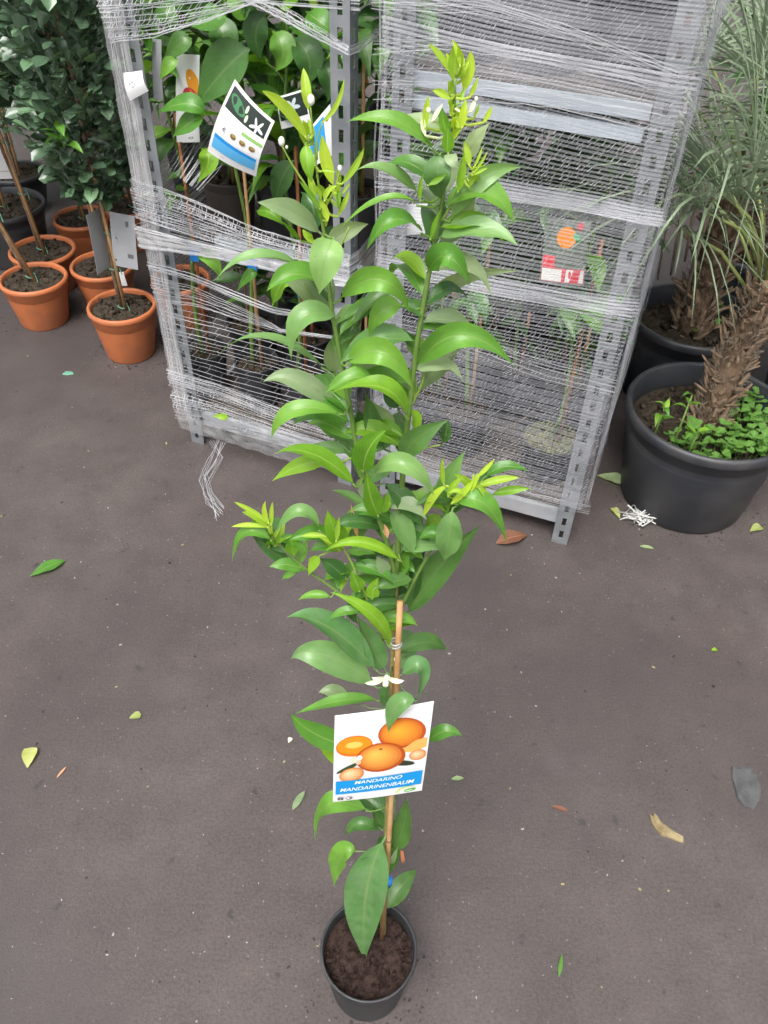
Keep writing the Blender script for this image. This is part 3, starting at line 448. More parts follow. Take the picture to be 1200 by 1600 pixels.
# ------------------------------------------------------------------ materials
m_soil = mat('soil', (0.018, 0.011, 0.009), 0.95, (0.050, 0.032, 0.027), 90, 1.0, 160, spec=0.1)
m_soil2 = mat('soil_grey', (0.022, 0.017, 0.013), 0.95, (0.07, 0.055, 0.04), 70, 1.0, 130, spec=0.1)
m_moss = mat('mossy_soil', (0.05, 0.045, 0.03), 0.95, (0.16, 0.17, 0.07), 60, 1.0, 130, spec=0.1)
m_black = mat('pot_black', (0.018, 0.019, 0.022), 0.5, (0.045, 0.045, 0.05), 9, 0.15, 60)
m_blackbig = mat('pot_black_dusty', (0.026, 0.029, 0.036), 0.5, (0.085, 0.08, 0.078), 5, 0.25, 40, detail=9, lo=.42, hi=.78)
m_brownpot = mat('pot_brown', (0.04, 0.03, 0.026), 0.5, (0.06, 0.048, 0.04), 12)
m_terra = mat('terracotta_plastic', (0.46, 0.14, 0.05), 0.5, (0.30, 0.105, 0.05), 9, 0.15, 80, detail=9, lo=.45, hi=.75)
m_stake = mat('bamboo', (0.52, 0.32, 0.15), 0.5, (0.40, 0.21, 0.085), 30, 0.1, 90)
m_stake2 = mat('bamboo_red', (0.42, 0.15, 0.055), 0.5, (0.30, 0.11, 0.04), 30)
m_bark = mat('bark_brown', (0.11, 0.065, 0.04), 0.8, (0.2, 0.13, 0.08), 45, 0.6, 120)
m_gstem = mat('green_stem', (0.10, 0.19, 0.035), 0.5, (0.15, 0.24, 0.05), 30)
m_ystem = mat('young_stem', (0.26, 0.38, 0.05), 0.5, (0.2, 0.32, 0.04), 30)
m_wstem = mat('woody_stem', (0.30, 0.20, 0.07), 0.7, (0.16, 0.17, 0.05), 35, 0.4, 120)
m_card = mat('card_white', (0.80, 0.80, 0.80), 0.45, (0.72, 0.73, 0.75), 6)
m_cardgrey = mat('card_back', (0.40, 0.41, 0.43), 0.55, (0.34, 0.35, 0.37), 8)
m_galv = mat('galvanised_steel', (0.34, 0.36, 0.38), 0.45, (0.22, 0.24, 0.26), 14, 0.1, 60, metal=0.55, spec=0.5)
m_alu = mat('aluminium_rail', (0.50, 0.52, 0.55), 0.4, (0.38, 0.40, 0.43), 10, metal=0.5)
m_rail = mat('shelf_edge_blue_grey', (0.52, 0.58, 0.64), 0.5, (0.42, 0.48, 0.54), 10, metal=0.2)
m_ply = mat('deck_plywood', (0.045, 0.036, 0.03), 0.8, (0.085, 0.07, 0.058), 18, 0.3, 60)
m_net = mat('net_thread', (0.44, 0.45, 0.49), 0.35, (0.80, 0.81, 0.87), 5, alpha=0.23)
m_netl = mat('net_thread_bright', (0.42, 0.43, 0.46), 0.35, (0.78, 0.79, 0.82), 12, alpha=0.62)
m_film = mat('crumpled_film', (0.36, 0.36, 0.37), 0.15, (0.60, 0.60, 0.61), 18, 0.5, 30, alpha=0.34)
m_rubber = mat('castor_rubber', (0.10, 0.10, 0.105), 0.6, (0.18, 0.18, 0.19), 30)
m_blue = mat('clip_blue', (0.02, 0.22, 0.62), 0.4)
m_tie = mat('tie_green', (0.12, 0.32, 0.22), 0.5)
m_tieg = mat('tie_grey', (0.35, 0.36, 0.34), 0.5)
m_orange = mat('orange_fruit', (0.62, 0.19, 0.015), 0.4, (0.7, 0.26, 0.02), 20, 0.3, 200)

# ------------------------------------------------------------------ ground
def ground_material():
    m = bpy.data.materials.new('asphalt'); m.use_nodes = True; t = m.node_tree; b = t.nodes['Principled BSDF']; L = t.links.new
    tc = N(t, 'ShaderNodeTexCoord')
    def nz(s, d=6, r=0.6):
        n = N(t, 'ShaderNodeTexNoise'); n.inputs['Scale'].default_value = s; n.inputs['Detail'].default_value = d; n.inputs['Roughness'].default_value = r
        L(tc.outputs['Object'], n.inputs['Vector']); return n.outputs['Fac']
    def ramp(f, a, ca, b_, cb):
        r = N(t, 'ShaderNodeValToRGB'); r.color_ramp.elements[0].position = a; r.color_ramp.elements[0].color = (*ca, 1)
        r.color_ramp.elements[1].position = b_; r.color_ramp.elements[1].color = (*cb, 1); L(f, r.inputs[0]); return r.outputs[0]
    def mix(f, a, c, mode='MIX'):
        x = N(t, 'ShaderNodeMixRGB', blend_type=mode)
        if isinstance(f, (int, float)): x.inputs[0].default_value = f
        else: L(f, x.inputs[0])
        for i, s in ((1, a), (2, c)):
            if isinstance(s, tuple): x.inputs[i].default_value = (*s, 1)
            else: L(s, x.inputs[i])
        return x.outputs[0]
    base = ramp(nz(1.3, 2), 0.32, (0.070, 0.055, 0.053), 0.70, (0.081, 0.069, 0.066))
    mid = ramp(nz(7, 4), 0.33, (0.80, 0.79, 0.79), 0.7, (1.12, 1.1, 1.09))
    c = mix(1.0, base, mid, 'MULTIPLY')
    fine = ramp(nz(150, 2, 0.7), 0.32, (0.62, 0.62, 0.62), 0.68, (1.32, 1.3, 1.28))
    c = mix(0.6, c, fine, 'MULTIPLY')
    spots = ramp(nz(28, 3, 0.5), 0.26, (1, 1, 1), 0.33, (0, 0, 0))       # small dark damp marks
    c = mix(spots, c, (0.035, 0.03, 0.03))
    vo = N(t, 'ShaderNodeTexVoronoi'); vo.inputs['Scale'].default_value = 75; L(tc.outputs['Object'], vo.inputs['Vector'])
    g = ramp(vo.outputs['Distance'], 0.10, (1, 1, 1), 0.18, (0, 0, 0))
    sepc = N(t, 'ShaderNodeSeparateXYZ'); L(vo.outputs['Color'], sepc.inputs[0])
    gm = N(t, 'ShaderNodeMath', operation='MULTIPLY'); L(g, gm.inputs[0])
    gt = N(t, 'ShaderNodeMath', operation='GREATER_THAN'); L(sepc.outputs[0], gt.inputs[0]); gt.inputs[1].default_value = 0.78; L(gt.outputs[0], gm.inputs[1])
    c = mix(gm.outputs[0], c, (0.15, 0.14, 0.135))                       # pale aggregate grains
    grime = ramp(nz(3.2, 3, .6), 0.60, (0, 0, 0), 0.78, (0.5, 0.5, 0.5))
    c = mix(grime, c, (0.105, 0.095, 0.093))
    damp = ramp(nz(0.9, 3, .55), 0.46, (0, 0, 0), 0.66, (0.85, 0.85, 0.85))
    c = mix(damp, c, (0.046, 0.038, 0.038))
    L(c, b.inputs['Base Color'])
    ro = N(t, 'ShaderNodeMapRange'); L(nz(5, 2), ro.inputs[0]); ro.inputs[3].default_value = 0.46; ro.inputs[4].default_value = 0.78; L(ro.outputs[0], b.inputs['Roughness'])
    b.inputs['Specular IOR Level'].default_value = 0.5
    bm = N(t, 'ShaderNodeMath', operation='ADD'); L(nz(190, 3, 0.8), bm.inputs[0])
    b2 = N(t, 'ShaderNodeMath', operation='MULTIPLY'); L(nz(9, 2), b2.inputs[0]); b2.inputs[1].default_value = 1.4; L(b2.outputs[0], bm.inputs[1])
    bp = N(t, 'ShaderNodeBump'); bp.inputs['Strength'].default_value = 0.42; bp.inputs['Distance'].default_value = 0.003; L(bm.outputs[0], bp.inputs['Height']); L(bp.outputs[0], b.inputs['Normal'])
    return m
gr = MB().add([(-60, -60, 0), (60, -60, 0), (60, 60, 0), (-60, 60, 0)], [(0, 1, 2, 3)]).build('asphalt_ground', ground_material(), smooth=False)
gr['kind'] = 'structure'

# ------------------------------------------------------------------ pots
def pot_mesh(mb, R, h, lip=0.016, kind='plain', n=40):
    if kind == 'terra':
        prof = [(0.0, 0), (R * .70, 0), (R * .72, .006), (R * .90, h * .70), (R * .905, h * .72), (R * .925, h * .73), (R * .935, h * .86), (R * .97, h * .885), (R * .995, h * .91), (R, h * .94), (R * .99, h * .975), (R * .965, h * .992), (R * .93, h), (R * .90, h * .985), (R * .88, h * .95), (R * .85, h * .7)]
    elif kind == 'big':
        prof = [(0, 0), (R * .74, 0), (R * .78, .01), (R * .92, h * .78), (R * .925, h * .80), (R * .945, h * .81), (R * .955, h * .90), (R * .985, h * .905), (R, h * .92), (R, h * .975), (R * .985, h), (R * .945, h), (R * .93, h * .985), (R * .91, h * .7)]
    else:
        prof = [(0, 0), (R * .76, 0), (R * .79, .005), (R * .93, h * .82), (R * .935, h * .84), (R * .96, h * .85), (R * .985, h * .96), (R, h * .975), (R * 1.0, h * .99), (R * .98, h), (R * .95, h), (R * .935, h * .98), (R * .90, h * .7)]
    mb.lathe(prof, n); return mb
def soil_mesh(mb, R, z, seed, amp=0.006):
    r = random.Random(seed); n = 26; rings = 9; vs = [(0, 0, z + amp)]; fs = []
    for i in range(1, rings + 1):
        for j in range(n):
            a = 2 * PI * (j + .5 * (i % 2)) / n; rr = R * i / rings
            vs.append((rr * math.cos(a), rr * math.sin(a), z + (r.uniform(-amp, amp) if i < rings else -amp)))
    for j in range(n): fs.append((0, 1 + j, 1 + (j + 1) % n))
    for i in range(rings - 1):
        for j in range(n):
            a = 1 + i * n; b = a + n; fs.append((a + j, b + j, b + (j + 1) % n, a + (j + 1) % n))
    mb.add(vs, fs); return mb
def crumbs(mb, R, z, k, seed, s0=.003, s1=.009):
    r = random.Random(seed)
    for _ in range(k):
        a = r.uniform(0, 6.28); q = R * math.sqrt(r.random()); s = r.uniform(s0, s1)
        M = Matrix.Translation((q * math.cos(a), q * math.sin(a), z + s * .3)) @ Matrix.Rotation(r.uniform(0, 3), 4, (r.random(), r.random(), r.random() + .01))
        mb.box(-s, s, -s * .7, s * .7, -s * .5, s * .5, M)
    return mb

# ------------------------------------------------------------------ printed cards
PM = {}
def pmat(col):
    key = tuple(col)
    if key not in PM: PM[key] = mat('print_%d_%d_%d' % tuple(int(c * 255) for c in col), col, 0.45)
    return PM[key]
def card(name, label, cat, corners, prints=(), bend=0.004, group=None, m=None, thick=0.0008, flip=False):
    TL, TR, BR, BL = [V(c) for c in corners]; base = (BL + BR) / 2
    nrm = (TR - TL).cross(BL - TL).normalized() * -1
    if nrm.dot(V(CAM_LOC) - TL) < 0: nrm = -nrm
    def mp(u, v, o=0): return TL * (1 - u) * (1 - v) + TR * u * (1 - v) + BR * u * v + BL * (1 - u) * v + nrm * (o + bend * math.sin(PI * v) + bend * .5 * math.sin(PI * u)) - base
    root = thing(name, label, cat, base, group=group)
    k = 8; mb = MB()
    for side in (0, 1):
        vs = [mp(i / k, j / k, 0 if side else -thick) for j in range(k + 1) for i in range(k + 1)]
        fs = [(j * (k + 1) + i, j * (k + 1) + i + 1, (j + 1) * (k + 1) + i + 1, (j + 1) * (k + 1) + i) for j in range(k) for i in range(k)]
        mb.add(vs, fs)
    n1 = (k + 1) ** 2; ring = [i for i in range(k + 1)] + [j * (k + 1) + k for j in range(1, k + 1)] + [k * (k + 1) + i for i in range(k - 1, -1, -1)] + [j * (k + 1) for j in range(k - 1, 0, -1)]
    mb.f += [(a, b, b + n1, a + n1) for a, b in zip(ring, ring[1:] + ring[:1])]
    mb.build('card', m or m_card, root, smooth=False)
    for i, p in enumerate(prints):
        o = 0.0002 + i * 0.00004; mb = MB(); kind = p[0]
        if kind == 'rect':
            _, nm, u0, v0, u1, v1, col = p; q = 6
            mb.add([mp(u0 + (u1 - u0) * a / q, v0 + (v1 - v0) * b / q, o) for b in range(q + 1) for a in range(q + 1)], [(b * 7 + a, b * 7 + a + 1, b * 7 + a + 8, b * 7 + a + 7) for b in range(q) for a in range(q)])
        elif kind == 'ell':
            _, nm, u, v, ru, rv, rot, col = p; vs = [mp(u, v, o)]; ca, sa = math.cos(rot), math.sin(rot)
            for j in range(24):
                a = 2 * PI * j / 24; x, y = ru * math.cos(a), rv * math.sin(a); vs.append(mp(min(.985, max(.015, u + x * ca - y * sa)), min(.985, max(.015, v + x * sa + y * ca)), o))
            mb.add(vs, [(0, 1 + j, 1 + (j + 1) % 24) for j in range(24)])
        elif kind == 'poly':
            _, nm, pts, col = p; mb.add([mp(a, b, o) for a, b in pts], [tuple(range(len(pts)))])
        elif kind == 'text':
            _, nm, body, u0, v0, u1, v1, col = p
            cu = bpy.data.curves.new('lettering', 'FONT'); cu.body = body; cu.shear = 0.25; cu.offset = 0.006; cu.resolution_u = 3
            to = bpy.data.objects.new('lettering', cu); C.objects.link(to); bpy.context.view_layer.update()
            me = bpy.data.meshes.new_from_object(to.evaluated_get(bpy.context.evaluated_depsgraph_get()))
            bpy.data.objects.remove(to); xs = [a.co.x for a in me.vertices]; ys = [a.co.y for a in me.vertices]
            for a in me.vertices:
                uu = u0 + (u1 - u0) * (a.co.x - min(xs)) / (max(xs) - min(xs)); vv = v1 + (v0 - v1) * (a.co.y - min(ys)) / (max(ys) - min(ys)); a.co = mp(uu, vv, o)
            me.materials.clear(); me.materials.append(pmat(col)); link(nm, me, root); continue
        mb.build(nm, pmat(col), root, smooth=False)
    return root

# ------------------------------------------------------------------ trolleys (local frame: x along the front, y into the depth)
RT = Matrix.Translation(S['r']) @ Matrix.Rotation(S['ang'], 4, 'Z')
LT = Matrix.Translation(S['l']) @ Matrix.Rotation(S['ang'], 4, 'Z')
def post(mb, x, y, sx, sy, h, w=0.045, t=0.003):
    # L profile with a column of slots in both flanges
    for ax in (0, 1):
        def bx(a0, a1, z0, z1):
            if ax == 0: xs = sorted((x + sx * a0, x + sx * a1)); ys = sorted((y, y + sy * t))
            else: ys = sorted((y + sy * (a0 if a0 else t), y + sy * a1)); xs = sorted((x, x + sx * t))
            mb.box(xs[0], xs[1], ys[0], ys[1], z0, z1)
        bx(0, w * .36, 0, h); bx(w * .62, w, 0, h); z = 0.0
        while z < h - .06:
            bx(w * .36, w * .62, z, z + .022); z += .05
        bx(w * .36, w * .62, z, h)
def trolley(name, label, M, x0, x1, deck_z, shelves, seed):
    root = thing(name, label, 'plant trolley', M.translation, S['ang'], 'nursery trolleys')
    D = 1.35; h = 1.9
    for (x, y, sx, sy) in ((x0, 0, 1, 1), (x1, 0, -1, 1), (x0, D, 1, -1), (x1, D, -1, -1)):
        mb = MB(); post(mb, x, y, sx, sy, h); mb.build('post', m_galv, root, smooth=False)
    mb = MB(); mb.box(x0 + .046, x1 - .046, .012, .05, deck_z - .055, deck_z - .012); mb.box(x0 + .046, x1 - .046, D - .05, D - .012, deck_z - .055, deck_z - .012)
    mb.box(x0 + .008, x0 + .045, .05, D - .05, deck_z - .055, deck_z - .012); mb.box(x1 - .045, x1 - .008, .05, D - .05, deck_z - .055, deck_z - .012)
    mb.build('base_frame', m_alu, root, smooth=False)
    MB().box(x0 + .03, x1 - .03, .03, D - .03, deck_z - .011, deck_z).build('deck_board', m_ply, root, smooth=False)
    for (x, y) in ((x0 + .07, .09), (x1 - .07, .12), (x0 + .07, D - .1), (x1 - .07, D - .1)):
        mb = MB(); mb.tube([(x - .018, y, .04), (x + .018, y, .04)], .04, n=20)
        wh = mb.build('castor', m_rubber, root); MB().box(x - .026, x + .026, y - .012, y + .035, .045, deck_z - .056).build('castor_fork', m_galv, wh, smooth=False)
    for (z, y0) in shelves:
        sh = MB().box(x0 + .02, x1 - .02, y0, D - .02, z - .016, z).build('shelf', m_ply, root, smooth=False)
        MB().box(x0 + .035, x1 - .05, y0 - .012, y0 - .001, z - .022, z + .006).build('shelf_lip', m_rail, sh, smooth=False)
        MB().box(x0 + .035, x1 - .055, y0 - .010, y0 + .02, z - .066, z - .04).build('shelf_rail', m_rail, sh, smooth=False)
    return root
TR_ = trolley('plant_trolley', 'steel plant trolley fully wrapped in white netting, on the right', RT, -.575, 0, .12, [(1.176, .035)], 1)
TL_ = trolley('plant_trolley', 'steel plant trolley half wrapped in torn netting, left one with open front', LT, 0, .556, .13, [(.60, .235)], 2)

# ------------------------------------------------------------------ netting
rn = random.Random(11)
def ribbon(mb, pts, w, nrm):
    vs = []; k = len(pts)
    for i, p in enumerate(pts):
        t = (pts[min(i + 1, k - 1)] - pts[max(i - 1, 0)]); q = nrm[i].cross(t)
        q = q.normalized() * (w * .5) if q.length > 1e-9 else V((0, 0, w * .5))
        vs += [p + q, p - q]
    mb.add(vs, [(2 * i, 2 * i + 2, 2 * i + 3, 2 * i + 1) for i in range(k - 1)])
def perimeter(x0, x1, y0, y1, step=.04):
    out = []
    def seg(ax, ay, bx, by, nx, ny):
        L_ = math.hypot(bx - ax, by - ay); n = max(2, int(L_ / step))
        for i in range(n): out.append((ax + (bx - ax) * i / n, ay + (by - ay) * i / n, nx, ny))
    seg(x0, y0, x1, y0, 0, -1); seg(x1, y0, x1, y1, 1, 0); seg(x1, y1, x0, y1, 0, 1); seg(x0, y1, x0, y0, -1, 0)
    out.append(out[0]); return out
def wrap(mb, per, zs, sag, wmin, wmax, cross, lean, rnd, off=0.0, crossw=.0011, miss=0.0, every=1):
    zs = zs[::every]
    rows = []
    for i, z in enumerate(zs):
        o = off + rnd.uniform(0, .006); w = rnd.uniform(wmin, wmax); ph = rnd.uniform(0, 6.28)
        pts = []; nr = []
        for k, (x, y, nx, ny) in enumerate(per):
            pts.append(V((x + nx * o, y + ny * o, z + sag(x, y, z) + .0012 * math.sin(k * 1.7 + ph)))); nr.append(V((nx, ny, 0.0)))
        rows.append(pts)
        if rnd.random() > miss: ribbon(mb, pts, w, nr)
    if cross:
        for a, b in zip(rows, rows[1:]):
            for k in range(len(a) - 1):
                L_ = (a[k + 1] - a[k]).length; m = max(1, int(L_ / cross)); dz = (b[k] - a[k]).length
                t = (a[k + 1] - a[k]).normalized()
                for j in range(m):
                    f = (j + rnd.uniform(-.2, .2)) / m
                    if rnd.random() < .12: continue
                    p = a[k].lerp(a[k + 1], f); q = b[k].lerp(b[k + 1], f) + t * dz * lean * rnd.uniform(.7, 1.3); s = t * crossw * rnd.uniform(.6, 1.4)
                    mb.add([p - s, p + s, q + s, q - s], [(0, 1, 2, 3)])
def poly_at(pl, f):
    d = [0]
    for a, b in zip(pl, pl[1:]): d.append(d[-1] + math.hypot(b[0] - a[0], b[1] - a[1]))
    t = f * d[-1]
    for i in range(len(pl) - 1):
        if t <= d[i + 1] or i == len(pl) - 2:
            g = (t - d[i]) / max(1e-9, d[i + 1] - d[i]); return (pl[i][0] + (pl[i + 1][0] - pl[i][0]) * g, pl[i][1] + (pl[i + 1][1] - pl[i][1]) * g)
def smoothpoly(pl, n=26):
    pts = [poly_at(pl, i / n) for i in range(n + 1)]
    for _ in range(2): pts = [pts[0]] + [((a[0] + 2 * b[0] + c[0]) / 4, (a[1] + 2 * b[1] + c[1]) / 4) for a, b, c in zip(pts, pts[1:], pts[2:])] + [pts[-1]]
    return pts
def band(mb, top, bot, k, wmm, cross, rnd, y=-.02, ends=(None, None), crossp=.008):
    T, B = smoothpoly(top), smoothpoly(bot); rows = []
    for i in range(k):
        f = min(1, max(0, (i + rnd.uniform(-.45, .45)) / max(1, k - 1))); f2 = min(1, max(0, f + rnd.uniform(-.12, .12))); w = wmm * .001 * rnd.uniform(.5, 1.5); yo = y - rnd.uniform(0, .012)
        pts = []
        for j, (a, b) in enumerate(zip(T, B)):
            g = f + (f2 - f) * j / len(T); pts.append(V((a[0] + (b[0] - a[0]) * g, yo + rnd.uniform(-.0008, .0008), a[1] + (b[1] - a[1]) * g + rnd.uniform(-.0015, .0015))))
        nr = [V((0, -1, 0))] * len(pts)
        e = pts[:]
        if ends[0] is not None: p = pts[0]; e = [V((ends[0] + rnd.uniform(-.006, 0), .5, p.z + .02)), V((ends[0], y + .03, p.z))] + e; nr = [V((-1, 0, 0))] * 2 + nr
        if ends[1] is not None: p = pts[-1]; e = e + [V((ends[1], y + .03, p.z)), V((ends[1] + rnd.uniform(0, .006), .6, p.z + .03))]; nr = nr + [V((1, 0, 0))] * 2
        ribbon(mb, e, w, nr); rows.append((f, pts))
    if cross:
        rows.sort(key=lambda q: q[0])
        for (f, a), (g, b) in zip(rows, rows[1:]):
            for j in range(len(a) - 1):
                m = max(1, int((a[j + 1] - a[j]).length / crossp))
                for q in range(m):
                    if rnd.random() < .25: continue
                    p1 = a[j].lerp(a[j + 1], (q + rnd.random()) / m); p2 = b[j].lerp(b[j + 1], (q + rnd.random()) / m); s = V((.0007, 0, 0))
                    mb.add([p1 - s, p1 + s, p2 + s, p2 - s], [(0, 1, 2, 3)])
def net_obj(mb, label, m, M, group=None):
    o = mb.build('stretch_netting', m, None, smooth=False); o.matrix_world = M; tagp(o, label, 'netting', group); return o
# right trolley: wound all the way round, several layers
def sagR(x, y, z):
    s = -.10 * (x + .3) * max(0, (z - .85)) * (1 if y < .1 else 0)
    return s + .008 * math.sin(x * 4 + z * 9) + .0025 * math.sin(x * 11 - z * 23) + .006 * math.sin(y * 6 + z * 17)
zs = []; z = .15
while z < 1.56: zs.append(z); z += .0084 + .0010 * math.sin(z * 31) + rn.uniform(-.0007, .0007)
while z < 1.88: zs.append(z); z += .03
per_ = perimeter(-.592, .014, -.014, 1.366); nf = sum(1 for q in per_ if q[3] == -1) - 1; nr_ = sum(1 for q in per_ if q[2] == 1)
mb = MB(); mc = MB()
def row_width(z):
    w = .0054 + .0010 * math.sin(z * 17) + .0005 * math.sin(z * 53 + 1)
    for zc, h in ((1.345, .012), (1.255, .02), (.99, .022), (.765, .018), (.56, .012), (.185, .02)): w += .0026 * math.exp(-((z - zc) / h) ** 2)
    return w
front = per_[:nf + nr_ + 1]; prev = None
for i, z in enumerate(zs):
    lay = [(0.0, row_width(z))]
    if 1.2 < z < 1.5 or abs(z - .765) < .03 or abs(z - .99) < .025: lay += [(.005, .0048)] + ([(.008, .0055), (.010, .006)] if any(abs(z - q) < h for q, h in ((.765, .02), (.985, .018), (.55, .012), (1.25, .014), (.19, .015))) else [])
    for off, w_ in lay:
        w_ *= rn.uniform(.9, 1.08)
        if rn.random() < .05: w_ *= .45
        o = off + (i % 3) * .0012
        pts = [V((x + nx * o, y + ny * o, z + sagR(x, y, z) + (.0028 if off else 0))) for (x, y, nx, ny) in front]; nr = [V((nx, ny, 0.0)) for (x, y, nx, ny) in front]
        ribbon(mb, pts, w_, nr)
        if off: continue
        if prev:
            for k in range(len(pts) - 1):
                t = (pts[k + 1] - pts[k]); L_ = t.length; t = t.normalized(); m = max(1, int(L_ / .0095))
                for j in range(m):
                    if rn.random() < .35: continue
                    f = (j + rn.random() * .6) / m; p = prev[k].lerp(prev[k + 1], f); q = pts[k].lerp(pts[k + 1], f) + t * .007 * rn.uniform(.6, 1.2); e = t * .0004 * rn.uniform(.6, 1.5)
                    d = nr[k] * .004; mc.add([p - e + d, p + e + d, q + e + d, q - e + d], [(0, 1, 2, 3)])
        prev = pts
wrap(mb, per_[nf + nr_:], zs, sagR, .003, .006, 0, 0, rn, every=3)
# bunched edge down the right side and down the left corner
for x_, y_, k in ((.022, .004, 12), (.024, .03, 12), (.024, .30, 9), (.024, .62, 9), (.024, .95, 9), (.024, 1.34, 16), (-.592, -.022, 7)):
    for i in range(k):
        ph = rn.uniform(0, 6); dx = rn.uniform(-.004, .004); dy = rn.uniform(-.02, .02)
        pts = [V((x_ + dx + .003 * math.sin(j * .8 + ph), y_ + dy + .006 * math.sin(j * .5 + ph), .15 + 1.7 * j / 40)) for j in range(41)]
        ribbon(mb, pts, rn.uniform(.002, .006), [V((1, -.4, 0)) if x_ > 0 else V((-.5, -1, 0))] * 41)
netR = net_obj(mb, 'white netting wound tightly around the whole right trolley', m_net, RT, 'stretch netting on the trolleys')
mb = MB()
for a, b, k, w_, c in S['rbands'][:7]: band(mb, a, b, 6, 1.3, 0, rn, y=-.03, ends=(None, .024))
o = mb.build('bunched_strands', mat('net_bunched', (0.5, 0.51, 0.54), 0.3, (0.85, 0.86, 0.9), 8, alpha=0.42), netR, smooth=False); o['kind'] = 'stuff'
o = mc.build('cross_threads', mat('net_cross', (0.40, 0.40, 0.43), 0.4, (0.6, 0.6, 0.63), 7, alpha=0.8), netR, smooth=False); o['kind'] = 'stuff'
# left trolley: bottom rows wound round, torn and bunched bands above
def sagL(x, y, z): return (-.085 * (x - .3) if y < .1 else 0) * (1 - z) + .006 * math.sin(x * 7 + z * 13)
mb = MB(); zs = []; z = .15
while z < .50: zs.append(z); z += rn.uniform(.011, .022)
wrap(mb, perimeter(-.016, .572, -.016, 1.366), zs, sagL, .0008, .0026, .022, .8, rn, crossw=.00035)
for a, b, k, w_, c in S['lbands']: band(mb, a, b, int(k * 1.3), w_ * .6, c, rn, y=-.022, ends=(-.02, .574))
for i in range(24):        # torn strands hanging slanted inside the left post
    a = rn.uniform(0, 1); x = .02 + a * .10; z = .86 - a * .05
    pts = [V((x + t * (.03 + .09 * a), .06 + .2 * t, z + t * (.10 + .08 * rn.random()))) for t in (0, .25, .5, .75, 1)]
    ribbon(mb, pts, rn.uniform(.0006, .0016), [V((0, -1, 0))] * 5)
for i in range(16):        # bunched along the left post
    ph = rn.uniform(0, 6); dx = rn.uniform(-.012, .03)
    pts = [V((-.012 + dx + .003 * math.sin(j * .9 + ph), -.014 + rn.uniform(-.002, .002), .13 + 1.6 * j / 40)) for j in range(41)]
    ribbon(mb, pts, rn.uniform(.001, .003), [V((-.3, -1, 0))] * 41)
netL = net_obj(mb, 'torn white netting bunched in bands across the left trolley', m_netl, LT, 'stretch netting on the trolleys')
# crumpled film along the left base, and along the bunched band
def crumple(pl0, pl1, y, nx, nz_, amp, seed, name):
    r = random.Random(seed); T, B = smoothpoly(pl0, nx), smoothpoly(pl1, nx); vs = []
    for j in range(nz_ + 1):
        for i in range(nx + 1):
            f = j / nz_; vs.append((T[i][0] + (B[i][0] - T[i][0]) * f, y + amp * 2 * noise.noise(V((i * .31, j * .7, seed))) + amp * noise.noise(V((i * .9, j * 1.4, seed + 9))), T[i][1] + (B[i][1] - T[i][1]) * f + amp * noise.noise(V((i * .25, j, seed + 4)))))
    k = nx + 1
    o = MB().add(vs, [(j * k + i, j * k + i + 1, (j + 1) * k + i + 1, (j + 1) * k + i) for j in range(nz_) for i in range(nx)]).build(name, m_film, netL, smooth=True)
    return o
crumple([(-.026, 1.4), (-.026, .9), (-.024, .5), (-.02, .12)], [(.034, 1.4), (.034, .9), (.03, .5), (.03, .12)], -.024, 60, 4, .0025, 5, 'crumpled_film')
b3 = S['lbands'][3]; crumple(b3[0], b3[1], -.032, 60, 6, .0045, 3, 'crumpled_film')
crumple([(-.015, .135), (.2, .125), (.4, .13), (.57, .15)], [(-.01, .075), (.2, .07), (.4, .06), (.57, .085)], -.034, 60, 7, .0035, 4, 'crumpled_film')
# loose threads on the ground below
mb = MB()
for q in S['loose']:
    for j in range(3): mb.tube([V(p) + V((rn.uniform(-.008, .008), rn.uniform(-.008, .008), 0.003)) for p in q], .0006, n=4)
o = mb.build('net_threads', m_netl); tagp(o, 'loose thin net threads trailing onto the asphalt below left trolley', 'net threads')

